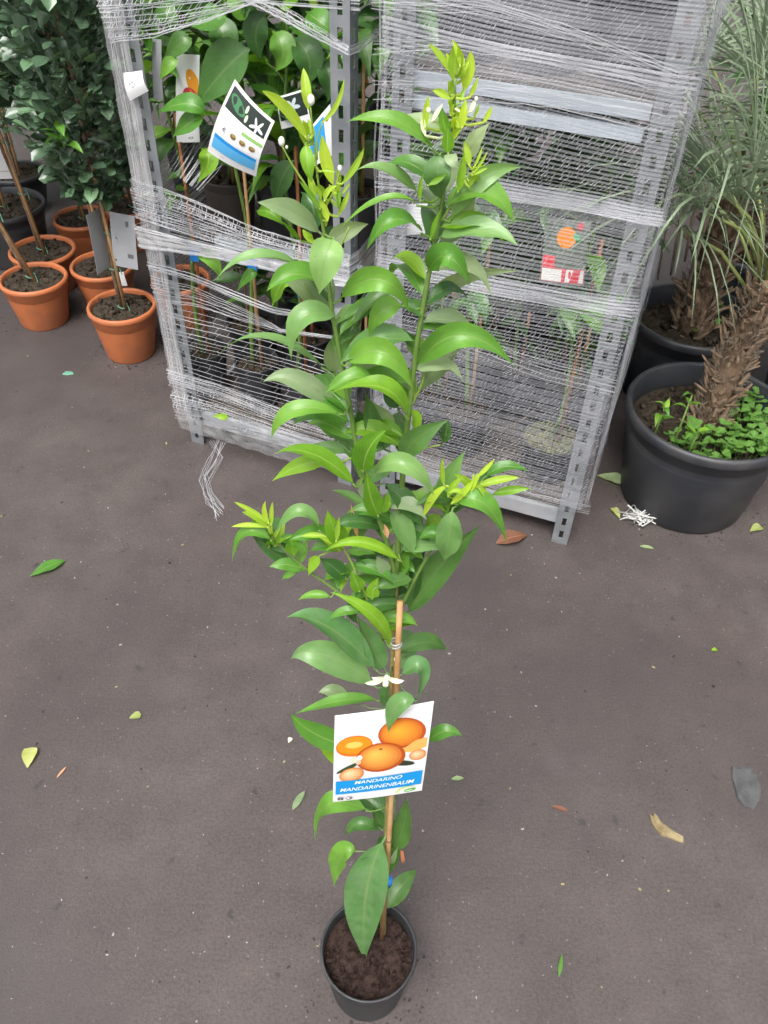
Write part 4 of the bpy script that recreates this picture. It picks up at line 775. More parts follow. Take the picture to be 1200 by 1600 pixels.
# ------------------------------------------------------------------ generic potted citrus
def citrus(name, label, cat, loc, R, h, z0, z1, rad, n, size, seed, classes='GGDB', group=None, pm=None, stake=True, fruit=0, clip=False, sm=None, lean=(0, 0), low=None):
    r = random.Random(seed); root = thing(name, label, cat, loc, group=group)
    if R:
        pot_mesh(MB(), R, h, n=28).build('pot', pm or m_black, root) if False else None
        mb = MB(); pot_mesh(mb, R, h, n=28); mb.build('pot', pm or m_black, root)
        mb = MB(); soil_mesh(mb, R * .92, h * .88, seed); crumbs(mb, R * .8, h * .88, 25, seed); mb.build('soil', sm or m_soil2, root)
    else: h = 0
    zb = h * .86
    def axis(z): f = (z - zb) / max(.01, z1 - zb); return V((lean[0] * f + .012 * math.sin(z * 9 + seed), lean[1] * f + .012 * math.cos(z * 8 + seed), z))
    mb = MB(); mb.tube([axis(zb + (z1 - .05 - zb) * i / 10) for i in range(11)], .007, .003, n=7)
    tips = []
    for k in range(max(3, n // 9)):
        z = r.uniform(z0, z1 - .05); a = r.uniform(0, 6.28); d = V((math.cos(a), math.sin(a), r.uniform(.3, 1.0))).normalized() * rad * r.uniform(.4, 1.0)
        p = axis(z); q = p + d; mb.tube([p, p.lerp(q, .5) + V((0, 0, .01)), q], .0035, .0018, n=5); tips.append((p, q))
    mb.build('stem', m_gstem if z1 - z0 > .2 else m_bark, root)
    if stake:
        st = MB(); sx, sy = r.uniform(.012, .02), r.uniform(-.02, -.012); st.tube([(sx, sy, zb), (sx + lean[0] * .8, sy + lean[1] * .8, (low + .1 if low else z0 + (z1 - z0) * .5))], .0046, n=8); st.build('stake', m_stake2 if seed % 2 else m_stake, root)
        if clip: MB().box(sx - .012, sx + .012, sy - .013, sy + .012, z0 - .04, z0 - .002).build('stake_clip', m_blue, root, smooth=False)
    for i in range(n):
        if r.random() < .55: p, q = tips[r.randrange(len(tips))]; b = p.lerp(q, r.uniform(.3, 1)); a = math.atan2(q.y - p.y, q.x - p.x) + r.uniform(-1.3, 1.3)
        else: b = axis(r.uniform(z0, z1)); a = r.uniform(0, 6.28)
        if low and b.z < low and r.random() < .8: b = axis(r.uniform(low, z1))
        top = (b.z - z0) / max(.05, z1 - z0); c = classes[r.randrange(len(classes))]
        if top > .92 and 'B' in classes: c = 'Y' if r.random() < .4 else 'B'
        d = V((math.cos(a), math.sin(a), r.uniform(-.55, .5)))
        link('leaf', shared_leaf('citrus', c, r.randrange(6), .46), root, mw=leaf_matrix(b, d, size * r.uniform(.65, 1.2), r.uniform(-.5, .5)))
    for i in range(fruit):
        a = r.uniform(0, 6.28); z = r.uniform(z0, z1 - .1); MB().ball((math.cos(a) * rad * .9, math.sin(a) * rad * .9, z), .03, 14, 9).build('fruit', m_orange, root)
    return root
GL = 'citrus plants in the left trolley'; GRT = 'citrus plants in the right trolley'; GB = 'citrus trees behind the trolleys'
def lw(x, y, z): return LT @ V((x, y, z))
def rw(x, y, z): return RT @ V((x, y, z))
LP = S['lpots']
def lsoil(k, h): p = LP[k]; return lw(p[0], p[1], .131)
citrus('potted_citrus', 'citrus with blue stake clip nearest the left post of left trolley', 'citrus plant', lsoil(0, 0), .068, .16, .50, 1.22, .09, 26, .10, 21, group=GL, clip=True, low=.75)
citrus('potted_citrus', 'citrus carrying the flower-picture label, middle of the left trolley front', 'citrus plant', lsoil(1, 0), .068, .16, .50, 1.38, .14, 64, .12, 22, 'GGDBB', group=GL, clip=True, low=.85)
citrus('potted_citrus', 'citrus beside the slotted middle post in the left trolley front', 'citrus plant', lsoil(2, 0), .068, .16, .46, 1.34, .14, 60, .11, 23, 'GDGB', group=GL, clip=True, low=.72)
citrus('potted_citrus', 'large-leaved citrus in brown pot on the half shelf of left trolley', 'citrus plant', lw(LP[3][0] + .01, .31, .601), .078, .155, .34, .82, .13, 52, .17, 24, 'DDG', group=GL, pm=m_brownpot)
citrus('potted_citrus', 'dark citrus on the half shelf right of the brown pot', 'citrus plant', lw(LP[4][0] + .02, .36, .601), .075, .155, .2, .80, .16, 70, .14, 25, 'DDG', group=GL)
citrus('potted_citrus', 'dark citrus on the half shelf behind the slotted middle post', 'citrus plant', lw(.42, .38, .601), .075, .155, .2, .80, .16, 60, .14, 26, 'DDG', group=GL)
citrus('potted_citrus', 'leafy citrus deep inside left trolley on the half shelf', 'citrus plant', lw(.12, .66, .601), .09, .16, .2, .80, .22, 90, .14, 27, 'DDG', group=GL)
citrus('potted_citrus', 'leafy citrus farthest back on the half shelf of left trolley', 'citrus plant', lw(.3, 1.0, .601), .09, .16, .2, .85, .24, 90, .14, 28, 'DDG', group=GL)
for i, (x, y, t) in enumerate(((.09, .30, 'second row behind the left post'), (.28, .31, 'second row in the middle'), (.46, .31, 'second row beside the slotted post'), (.12, .56, 'third row at the left side'), (.35, .6, 'third row in the middle'), (.3, 1.0, 'last row under the half shelf'))):
    citrus('potted_citrus', 'black potted citrus on left trolley base, ' + t, 'citrus plant', lw(x, y, .131), .085, .17, .2, .40, .11, 22, .09, 90 + i, 'DDG', group=GL)
lead = [o for o in C.objects if o.get('label', '').startswith('citrus carrying')][0]
for (b, m_, t_, wd, c) in S['bigleaves']:
    b, m_, t_ = lw(*b), lw(*m_), lw(*t_); mb = MB(); blade(mb, (0, 0, 0), m_ - b, t_ - b, wd, ((V(CAM_LOC) - b).normalized() + V((0, 0, .6))), fold=.3, ns=14, wave=.02, shape='citrus', rnd=rl, twist=rl.uniform(-.4, .4)); mb.build('leaf', LM[c], lead, loc=b - lead.location)
tp = thing('terracotta_pot', 'terracotta pot half hidden behind the left post of left trolley', 'pot', S['tpot']); mb = MB(); pot_mesh(mb, .11, .18, kind='terra', n=36); mb.build('pot', m_terra, tp); mb = MB(); soil_mesh(mb, .095, .165, 5); mb.build('soil', m_soil2, tp)
# right trolley, behind the net
RP = S['rpots']
for i, (x, y, t) in enumerate(((-.12, .40, 'right end'), (-.30, .42, 'middle'), (-.48, .44, 'left end'), (-.15, .78, 'right end, farther back'), (-.4, .8, 'left end, farther back'))):
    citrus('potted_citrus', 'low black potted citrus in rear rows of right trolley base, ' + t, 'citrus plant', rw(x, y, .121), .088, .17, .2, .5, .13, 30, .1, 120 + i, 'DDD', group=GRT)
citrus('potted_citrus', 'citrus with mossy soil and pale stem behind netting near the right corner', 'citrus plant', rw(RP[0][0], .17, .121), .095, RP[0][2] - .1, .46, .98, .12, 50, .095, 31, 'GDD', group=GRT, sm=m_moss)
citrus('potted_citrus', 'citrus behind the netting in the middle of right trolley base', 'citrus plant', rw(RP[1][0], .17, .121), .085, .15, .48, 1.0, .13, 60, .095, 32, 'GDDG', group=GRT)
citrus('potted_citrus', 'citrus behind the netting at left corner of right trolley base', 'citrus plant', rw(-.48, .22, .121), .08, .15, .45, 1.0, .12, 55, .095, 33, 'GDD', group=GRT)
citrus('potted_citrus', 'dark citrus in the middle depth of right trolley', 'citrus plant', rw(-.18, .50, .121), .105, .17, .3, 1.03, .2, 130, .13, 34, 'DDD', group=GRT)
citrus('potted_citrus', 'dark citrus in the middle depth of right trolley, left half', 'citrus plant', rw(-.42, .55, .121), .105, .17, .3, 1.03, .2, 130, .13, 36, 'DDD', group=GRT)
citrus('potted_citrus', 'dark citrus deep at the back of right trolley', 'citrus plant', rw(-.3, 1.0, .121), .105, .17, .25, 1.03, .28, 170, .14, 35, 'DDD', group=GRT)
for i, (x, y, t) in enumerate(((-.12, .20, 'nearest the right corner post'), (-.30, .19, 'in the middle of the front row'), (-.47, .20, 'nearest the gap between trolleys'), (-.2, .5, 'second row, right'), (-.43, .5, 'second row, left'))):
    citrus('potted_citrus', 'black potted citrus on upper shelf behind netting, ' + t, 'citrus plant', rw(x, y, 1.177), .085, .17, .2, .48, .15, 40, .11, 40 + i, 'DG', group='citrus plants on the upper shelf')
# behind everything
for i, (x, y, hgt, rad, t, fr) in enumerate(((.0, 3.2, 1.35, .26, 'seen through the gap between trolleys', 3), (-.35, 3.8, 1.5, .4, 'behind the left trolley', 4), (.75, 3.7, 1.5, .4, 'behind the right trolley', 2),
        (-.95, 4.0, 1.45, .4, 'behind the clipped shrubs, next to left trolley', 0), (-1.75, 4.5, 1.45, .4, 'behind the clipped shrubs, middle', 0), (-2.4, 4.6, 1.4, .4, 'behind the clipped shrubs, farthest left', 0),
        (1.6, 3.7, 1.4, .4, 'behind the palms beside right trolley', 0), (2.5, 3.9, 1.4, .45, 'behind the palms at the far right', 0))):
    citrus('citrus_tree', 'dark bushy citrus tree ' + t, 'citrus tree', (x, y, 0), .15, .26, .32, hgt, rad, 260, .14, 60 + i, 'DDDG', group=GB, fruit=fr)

# young shoot glowing behind the net at the right
# ------------------------------------------------------------------ hang tags on the trolleys
W_ = (.8, .8, .8)
def lc(k, f): return [f(*p) for p in S[k]]
card('hanging_label', 'curled white label with white flower photo and blue panel, left trolley', 'plant label', lc('tagflower', lw), [
 ('rect', 'photo', .05, .04, .95, .30, (.02, .03, .025)), ('ell', 'leaf_print', .28, .17, .2, .07, .2, (.05, .2, .08)), ('ell', 'bud_print', .47, .12, .03, .05, 0, (.6, .7, .5)), ('ell', 'bud_print', .52, .22, .03, .05, 0, (.6, .7, .5)),
 *[('ell', 'petal_print', .76 + .075 * math.cos(a), .22 + .05 * math.sin(a), .075, .022, a, (.75, .8, .82)) for a in (0.3, 1.55, 2.8, 4.1, 5.3)],
 ('rect', 'green_strip', .55, .385, .98, .43, (.25, .5, .12)), ('text', 'size_mark', '4L', .17, .50, .25, .57, (.15, .15, .17)),
 *[('ell', 'pot_print', u, .535, .06, .04, 0, (.2, .11, .03)) for u in (.42, .62, .82)], *[('ell', 'plant_print', u + .01, .515, .045, .022, 0, (.35, .28, .1)) for u in (.42, .62, .82)],
 ('rect', 'blue_band', .06, .66, .95, .71, (.01, .25, .65)), ('rect', 'blue_panel', .06, .71, .95, .88, (.10, .42, .75)), ('text', 'fine_print', 'ml', .28, .925, .36, .945, (.2, .2, .22))], bend=.018)
card('hanging_label', 'upright white label with orange and pink grapefruit print', 'plant label', lc('taggrape', lw), [
 ('ell', 'orange_print', .75, .30, .32, .12, .3, (.75, .3, .02)), ('ell', 'grapefruit_print', .72, .52, .42, .15, .2, (.55, .04, .06)), ('ell', 'flesh_print', .8, .54, .25, .09, .2, (.65, .10, .09)), ('text', 'fine_print', '0', .55, .93, .75, .96, (.15, .15, .15))], bend=.004)
card('hanging_label', 'tilted blue and white label beside the slotted middle post', 'plant label', lc('tagblue', lw), [('rect', 'blue_panel', .06, .08, .72, .7, (.03, .3, .68)), ('ell', 'fruit_print', .85, .2, .08, .06, 0, (.4, .12, .03))], bend=.004)
card('hanging_label', 'dark label with white blossom photo behind the curled label', 'plant label', lc('tagdark', lw), [('rect', 'photo', .04, .06, .96, .75, (.015, .025, .02)), *[('ell', 'petal_print', .5 + .13 * math.cos(a), .4 + .14 * math.sin(a), .13, .06, a, (.45, .52, .55)) for a in (0.2, 1.4, 2.7, 4.0, 5.2)]], bend=.003)
card('hanging_label', 'narrow grey label back hanging just inside the left post', 'plant label', lc('tagedge', lw), m=m_cardgrey, bend=.002)
card('sticker', 'torn white sticker stuck on the left post netting', 'sticker', lc('tagsticker', lw), [('poly', 'smudge', [(.3, .2), (.55, .15), (.45, .35), (.6, .5), (.4, .6), (.25, .4)], (.3, .32, .33))], bend=.006)
card('hanging_label', 'label with orange fruit and red strip behind the right trolley net', 'plant label', lc('tagorange', rw), m=mat('card_dark_print', (.10, .13, .10), .5, (.18, .2, .17), 40), prints=[
 ('ell', 'orange_print', .5, .26, .22, .16, 0, (.85, .28, .02)), ('ell', 'leaf_print', .72, .24, .08, .05, .5, (.1, .45, .2)), ('ell', 'fruit_print', .78, .08, .07, .06, 0, (.6, .05, .08)), ('rect', 'red_strip', .02, .55, .30, .74, (.75, .06, .08)), ('rect', 'red_band', .02, .74, .98, .97, (.70, .04, .06)), ('rect', 'white_box', .03, .76, .48, .96, (.82, .82, .78)),
 ('poly', 'white_stripe', [(.58, .75), (.74, .75), (.66, .96), (.56, .96)], (.82, .82, .8)), ('poly', 'white_stripe', [(.90, .75), (.97, .75), (.97, .96), (.86, .96)], (.7, .7, .7))], bend=.004)
card('hanging_label', 'plain white label behind the net at the left of right trolley', 'plant label', lc('tagwhite', rw), [('text', 'fine_print', 'ili', .25, .55, .75, .62, (.5, .5, .52))], bend=.004)

# ------------------------------------------------------------------ the mandarin tree in front
root = thing('mandarin_tree', 'tall young mandarin tree in small black pot standing in front', 'potted tree', (0, .509, 0)); RV = V((0, .509, 0))
mb = MB(); pot_mesh(mb, .0845, .178); mb.build('pot', m_black, root)
mb = MB(); soil_mesh(mb, .079, .150, 3, .004); mb.build('soil', m_soil, root)
mb = MB(); crumbs(mb, .072, .151, 150, 8, .0015, .005); o = mb.build('soil_crumbs', m_soil, root, smooth=False); o['kind'] = 'stuff'
for i, (pts, r0, r1) in enumerate(STEMS):
    P_ = [V(p) - RV for p in pts]
    # soften the polyline
    Q = []
    for a, b in zip(P_, P_[1:]):
        for f in (0, .34, .67): Q.append(a.lerp(b, f))
    Q.append(P_[-1])
    for _ in range(2): Q = [Q[0]] + [(a + b * 2 + c) / 4 for a, b, c in zip(Q, Q[1:], Q[2:])] + [Q[-1]]
    if i == 0: Q = [V((Q[0].x, Q[0].y, .138))] + Q
    mb = MB(); mb.tube(Q, r0, r1, n=10, jit=.06, rnd=rl)
    mb.build('trunk' if i == 0 else 'branch', m_wstem if i == 0 else (m_gstem if i < 5 else m_ystem), root)
mb = MB(); pts = [V(p) - RV for p in S['stake']]; pts[0].z = .135
mb.tube(pts, .0040, .0034, n=10); stk = mb.build('stake', m_stake, root)
for f in ((1, .3), (2, .1), (3, .4)):
    p = pts[f[0]].lerp(pts[f[0] + 1], f[1]); MB().tube([p - V((0, 0, .002)), p, p + V((0, 0, .002))], .0046, .0045, n=10).build('stake_node', m_bark, stk)
p = V(S['clip']) - RV; MB().tube([p - V((0, 0, .008)), p + V((0, 0, .008))], .0075, n=12).build('stake_clip', m_blue, root)
p = pts[4] ; MB().tube([p + V((.0065 * math.cos(a) - .003, .0065 * math.sin(a), .002 * i)) for i, a in [(i * .3, i * .7) for i in range(18)]], .0012, n=6, cap=True).build('tie', m_tieg, root)
CV = V(CAM_LOC)
SEG = [(V(a), V(b)) for pts_, _, _ in STEMS for a, b in zip(pts_, pts_[1:])]
def stem_near(p):
    best = None
    for a, b in SEG:
        d = b - a; t = max(0, min(1, (p - a).dot(d) / d.length_squared)); q = a + d * t
        if best is None or (q - p).length < (best - p).length: best = q
    return best
def tree_leaf(b, m_, t_, wd, pref, c, extra=False):
    mb = MB(); sh = 'young' if c in 'YW' else 'citrus'
    fold = {'Y': .5, 'W': .4}.get(c, rl.uniform(.2, .65))
    tw = rl.uniform(-.5, .5) if sh == 'young' else rl.choice((-1, 1)) * rl.uniform(.2, 1.2)
    blade(mb, (0, 0, 0), m_ - b, t_ - b, wd * (1.0 if sh == 'young' else .98), pref, fold=fold, ns=18, wave=.012 if sh == 'young' else rl.uniform(.015, .06), shape=sh, rnd=rl, twist=tw)
    q = stem_near(b)
    if .003 < (q - b).length < .09:      # the leaf stalk runs back to the nearest twig
        mid = q.lerp(b, .5) - V((0, 0, (q - b).length * .12)); n0 = len(mb.v)
        mb.tube([q - b, mid - b, V((0, 0, 0)), (m_ - b) * .12], .0011, .0009, n=5); mb.uv[n0:] = [(.5, .02)] * (len(mb.v) - n0)
    mb.build('leaf', LM[c], root, loc=b - RV)
for (bx, by, bz, mx, my, mz, tx, ty, tz, wd, roll, c) in LEAVES:
    b, m_, t_ = V((bx, by, bz)), V((mx, my, mz)), V((tx, ty, tz)); m_ = m_.lerp((b + t_) / 2, .18)
    axd = (t_ - b).normalized(); tocam = (CV - m_).normalized()
    pref = (tocam + V((0, 0, .45))).normalized(); pref = Matrix.Rotation(math.radians(roll * rl.choice((-1, 1)) if roll < 12 else roll), 3, axd) @ pref
    if pref.z < 0: pref = (pref + V((0, 0, .8))).normalized()
    tree_leaf(b, m_, t_, wd, pref, c)
# smaller leaves filling the sides and back of the crown
for si, k, cl, s0, s1 in ((1, 24, 'GGQDBP', .042, .066), (2, 28, 'GGQDBP', .042, .066), (3, 14, 'GGBD', .03, .05), (4, 12, 'GGBD', .035, .055), (13, 9, 'GGBD', .03, .05), (0, 14, 'GDDR', .07, .11)):
    pl = [V(p) for p in STEMS[si][0]]
    for i in range(k):
        f = (i + rl.random()) / k * (len(pl) - 1) * (.74 if si in (1, 2) else 1); n = min(int(f), len(pl) - 2); b = pl[n].lerp(pl[n + 1], f - n); a = rl.uniform(-.4, PI + .4)
        if si == 0 and b.z < .75: a = rl.uniform(.5, PI - .5)
        d = V((math.cos(a), math.sin(a) * .9, rl.uniform(-.15, .55))).normalized(); L_ = rl.uniform(s0, s1)
        t_ = b + d * L_ - V((0, 0, L_ * rl.uniform(.1, .5))); m_ = b + d * L_ * .55 + V((0, 0, L_ * rl.uniform(.02, .1)))
        tree_leaf(b, m_, t_, L_ * rl.uniform(.32, .44), V((rl.uniform(-.3, .3), -.4, 1)), cl[rl.randrange(len(cl))])
# fresh shoots at the tips
for p, k, sp in ((STEMS[1][0][-1], 7, .5), (STEMS[6][0][-2], 3, .5), (STEMS[8][0][-2], 4, .5), (STEMS[2][0][-1], 8, .45), (STEMS[2][0][-2], 9, .7), (STEMS[9][0][-1], 4, .6), (STEMS[4][0][-1], 8, .9), (STEMS[3][0][-1], 7, .9), (STEMS[13][0][-1], 6, .8)):
    for i in range(k):
        b = V(p) + V((rl.uniform(-.006, .006), rl.uniform(-.006, .006), rl.uniform(-.02, .008))); a = rl.uniform(0, 6.28)
        d = V((math.cos(a) * sp, math.sin(a) * sp, 1)).normalized(); L_ = rl.uniform(.010, .018) if b.z > 1.2 else rl.uniform(.014, .030); t_ = b + d * L_
        tree_leaf(b, b.lerp(t_, .5) + V((d.x, d.y, 0)) * -.003, t_, L_ * rl.uniform(.22, .36), (CV - b).normalized(), rl.choice('YYYB'))
m_bud = mat('bud_white', (.75, .75, .62), .45, (.8, .8, .72), 60)
for (x, y, z, r) in S['buds']:
    if r > .0006: MB().ball((0, 0, 0), r * .8, 12, 8, (.85, .85, 1.25)).build('flower_bud', m_bud, root, loc=V((x, y, z)) - RV)
fl = V(S['flower']) - RV; ctr = MB().ball((0, 0, 0), .003, 8, 6).build('blossom', m_bud, root, loc=fl)
for a, k in ((0.3, 1), (1.4, .8), (2.5, 1), (3.3, 1.2), (4.6, .9)):
    d = V((math.cos(a), -.3, math.sin(a) * .6)); mb = MB(); blade(mb, (0, 0, 0), d * .011 * k + V((0, -.003, .001)), d * .021 * k, .007, V((0, -1, .6)), fold=.3, ns=6, shape='young'); mb.build('petal', LM['W'], ctr)

def fruit_print(u, v, ru, rv, rot, dark, light):
    out = []
    for i in range(8):
        f = i / 7; c = tuple(round(a + (b - a) * f ** .7, 3) for a, b in zip(dark, light)); out.append(('ell', 'fruit_print', u - ru * .22 * f, v - rv * .28 * f, ru * (1 - .86 * f), rv * (1 - .86 * f), rot, c))
    return out
O1, O2, O3, BL = (.82, .25, .008), (.66, .155, .006), (.85, .40, .10), (.0, .27, .66)
card('hanging_label', 'white label with mandarin photo and blue band on the front tree', 'plant label', S['tag'], [
 ('poly', 'photo_shade', [(.04, .10), (.45, .04), (.8, .03), (.5, .2), (.1, .25)], (.66, .66, .68)),
 ('ell', 'leaf_print', .72, .14, .12, .03, .25, (.14, .2, .03)), *fruit_print(.71, .26, .25, .155, .15, (.45, .075, .01), (.95, .38, .03)),
 ('ell', 'mandarin_print', .215, .325, .195, .11, .0, O2), ('ell', 'half_print', .215, .315, .18, .09, .0, O1), ('ell', 'flesh_print', .215, .31, .09, .035, 0, (.9, .5, .1)),
 ('poly', 'segment_print', [(.70, .45), (.86, .35), (.98, .34), (.98, .44), (.85, .48)], O3), *fruit_print(.90, .52, .09, .06, .1, (.6, .2, .04), (.92, .6, .35)),
 ('ell', 'shadow_print', .74, .585, .14, .03, .2, (.03, .035, .02)), ('ell', 'leaf_print', .16, .56, .14, .022, -.4, (.03, .06, .02)),
 *fruit_print(.505, .485, .265, .165, .08, (.42, .07, .005), (1, .46, .08)), ('ell', 'stalk_print', .50, .385, .02, .013, 0, (.3, .12, .01)),
 *fruit_print(.20, .645, .135, .085, -.1, (.62, .2, .03), (.95, .62, .35)),
 ('ell', 'blossom_print', .22, .47, .045, .035, 0, (.85, .65, .5)), ('ell', 'blossom_print', .28, .45, .03, .03, 0, (.85, .75, .68)), ('ell', 'blossom_print', .27, .50, .03, .025, 0, (.8, .5, .35)),
 ('rect', 'blue_band', .03, .71, .975, .885, BL), ('text', 'lettering', 'MANDARINO', .24, .726, .76, .768, (.85, .88, .9)), ('text', 'lettering', 'MANDARINENBAUM', .08, .805, .90, .852, (.85, .88, .9)),
 ('rect', 'social_mark', .055, .93, .12, .965, (.08, .08, .09)), ('text', 'social_letter', 'f', .078, .935, .098, .962, (.8, .8, .8)), ('ell', 'social_mark', .185, .948, .04, .02, 0, (.15, .15, .16)), ('ell', 'social_mark', .175, .945, .022, .011, 0, (.78, .78, .78)),
 ('ell', 'logo_swirl', .80, .93, .10, .035, -.2, (.55, .75, .2)), ('ell', 'logo_swirl', .82, .935, .09, .028, -.2, (.8, .8, .8)), ('ell', 'logo_leaf', .86, .94, .065, .024, -.1, (.12, .42, .06)), ('ell', 'logo_leaf', .85, .945, .04, .006, -.1, (.75, .8, .7))], bend=.003)

# ------------------------------------------------------------------ clipped shrubs in terracotta pots
GS = 'clipped shrubs in terracotta pots'
def shrub(name, label, loc, R, h, zc0, zc1, rad, seed, lean=(0, 0), n_ind=150, n_bulk=850, pm=None, woody=False, kind='terra', leafsz=.062):
    r = random.Random(seed); root = thing(name, label, 'potted shrub', loc, group=GS)
    mb = MB(); pot_mesh(mb, R, h, kind=kind); mb.build('pot', pm or m_terra, root)
    mb = MB(); soil_mesh(mb, R * .87, h * .93, seed, .005); crumbs(mb, R * .78, h * .93, 40, seed); mb.build('soil', m_soil2, root)
    def ax(z): f = (z - h * .9) / (zc1 - h * .9); return V((lean[0] * f + .004 * math.sin(z * 15 + seed), lean[1] * f, z))
    mb = MB(); mb.tube([ax(h * .88 + (zc1 - .1 - h * .88) * i / 9) for i in range(10)], .0115 if woody else .009, .006, n=8, jit=.08, rnd=r)
    tr = mb.build('trunk', m_bark, root)
    st = V((.016, -.014, 0)); p1 = ax(h * .88) + st; p2 = ax(zc0 + .12) + st * .6
    sk = MB().tube([p1, p2], .0065, .0055, n=8).build('stake', m_stake, root)
    for f in (.04, .42, .75):
        p = ax(h * .9 + (zc0 - h * .9) * f) + st * .4
        MB().tube([p + V((.017 * math.cos(a), .017 * math.sin(a), .003 * math.sin(a * 2))) for a in [i * .8 for i in range(9)]] + [p + V((.03, -.02, -.015))], .0018, n=5).build('tie', m_tie, root)
    def leafpos():
        while True:
            a = r.uniform(0, 6.28); z = r.uniform(0, 1); prof = (max(0.0, 1 - abs(2 * z - 1) ** 2.6)) ** .5
            q = prof * rad * (r.random() ** .38) * (1 + .22 * noise.noise(V((math.cos(a) * 2, math.sin(a) * 2, z * 6 + seed))))
            p = ax(zc0 + (zc1 - zc0) * z); p = p + V((q * math.cos(a), q * math.sin(a), 0))
            return p, V((math.cos(a) * .8 + r.uniform(-.7, .7), math.sin(a) * .8 + r.uniform(-.7, .7), r.uniform(-.2, 1.1)))
    mb = MB()
    for i in range(60):   # twigs
        p, d = leafpos(); c = ax(p.z - .06); mb.tube([c, p], .0022, .0012, n=4, cap=False)
    mb.build('twigs', m_bark, root)
    mb = MB()
    for i in range(n_bulk):
        p, d = leafpos(); d.normalize(); L_ = leafsz * r.uniform(.6, 1.15)
        nrm = (V((0, 0, 1)) + V((r.uniform(-.6, .6), r.uniform(-.9, .3), 0))); blade(mb, p, p + d * L_ * .5 + V((0, 0, .003)), p + d * L_, L_ * .58, nrm, fold=.3, ns=4, shape='round')
    o = mb.build('foliage', LM['H'], root); o['kind'] = 'stuff'
    tocam = (V((0, 0, 1.6)) - V(loc)); tocam.z = 0; tocam.normalize(); k = 0
    while k < n_ind:
        p, d = leafpos()
        if (p - ax(p.z)).dot(tocam) < rad * .3: continue
        link('leaf', shared_leaf('round', 'H', r.randrange(8), .58), root, mw=leaf_matrix(p, d, leafsz * r.uniform(.75, 1.25), r.uniform(-.6, .6))); k += 1
    return root
A_ = shrub('clipped_shrub', 'clipped shrub in the front terracotta pot next to left trolley', (-.945, 2.579, 0), .12, .195, .56, 1.42, .16, 101, n_bulk=1050)
shrub('clipped_shrub', 'leaning shrub in the leftmost front terracotta pot', (-1.324, 2.776, 0), .123, .18, .76, 1.35, .17, 102, lean=(-.36, 0), woody=True, n_ind=60)
shrub('clipped_shrub', 'shrub with thick brown trunk in the pot behind the leftmost one', (-1.374, 3.024, 0), .128, .165, .72, 1.42, .21, 103, lean=(-.12, 0), woody=True)
shrub('clipped_shrub', 'clipped shrub in the terracotta pot right behind the front one', (-1.11, 2.92, 0), .122, .165, .60, 1.42, .17, 104, n_bulk=1050)
shrub('clipped_shrub', 'shrub in the second terracotta pot row below the grey label', (-1.31, 3.33, 0), .118, .16, .50, 1.38, .21, 105)
shrub('clipped_shrub', 'shrub in the rearmost terracotta pot beside left trolley', (-1.12, 3.42, 0), .118, .18, .50, 1.4, .22, 106, n_ind=100)
shrub('clipped_shrub', 'shrub in the big black pot at the left edge', (-1.60, 3.27, 0), .168, .23, .70, 1.4, .24, 107, pm=m_blackbig, kind='big', n_ind=100, woody=True)
shrub('clipped_shrub', 'tall clipped shrub at the back behind the big black pot', (-1.72, 3.75, 0), .13, .17, .35, 1.4, .26, 108, n_ind=120, pm=m_black)
# a lighter sprig growing out of the front crown
def sprig(name, label, p, size, n, seed, cls='GB', up=V((0, 0, 1)), spread=.8, cat='sprig', parent=None):
    r = random.Random(seed)
    for i in range(n):
        a = 6.28 * i / n + r.uniform(-.5, .5); d = V((math.cos(a) * spread, math.sin(a) * spread, r.uniform(.0, .9)))
        link('leaf', shared_leaf('citrus', cls[r.randrange(len(cls))], r.randrange(6), .46), parent, mw=leaf_matrix(p + V((0, 0, r.uniform(-.03, .03))), d, size * r.uniform(.8, 1.2), r.uniform(-.4, .4)))
sprig('', '', V((-.005, -.17, .82)), .062, 9, 4, 'BGG', parent=A_)
def wpt(*a): return V(a)
def tagcard(label, c, w, h, yaw, tilt, m=None, prints=()):
    R_ = Matrix.Rotation(yaw, 3, 'Z') @ Matrix.Rotation(tilt, 3, 'Y'); c = V(c)
    cs = [c + R_ @ V((x, 0, z)) for x, z in ((-w / 2, h), (w / 2, h), (w / 2, 0), (-w / 2, 0))]
    return card('hanging_label', label, 'plant label', cs, prints, bend=.002, m=m)
tagcard('grey label back with small print hanging beside front shrub stem', (-.895, 2.56, .345), .082, .19, -.1, .12, m_cardgrey, [('rect', 'code_patch', .62, .12, .74, .22, (.12, .12, .13)), ('rect', 'code_patch', .62, .72, .86, .8, (.13, .13, .14)), ('rect', 'dot', .08, .86, .15, .9, (.05, .05, .06)), *[('rect', 'print_line', .15, .38 + .035 * i, .8, .39 + .035 * i, (.33, .34, .36)) for i in range(6)]])
tagcard('label turned edge-on beside the front shrub stem', (-.965, 2.55, .34), .082, .2, 1.25, .05, m_cardgrey)
tagcard('white label hanging behind the thick brown trunk at left', (-1.47, 3.06, .42), .13, .18, 0, -.06, m_card, [('rect', 'dot', .12, .80, .19, .86, (.1, .1, .12)), ('rect', 'print_line', .55, .83, .8, .86, (.5, .5, .52))])
tagcard('small white label leaning on the pot behind the front pot', (-.985, 2.73, .18), .045, .055, 0, -.08, m_card, [('rect', 'dot', .1, .12, .25, .25, (.1, .1, .12))])

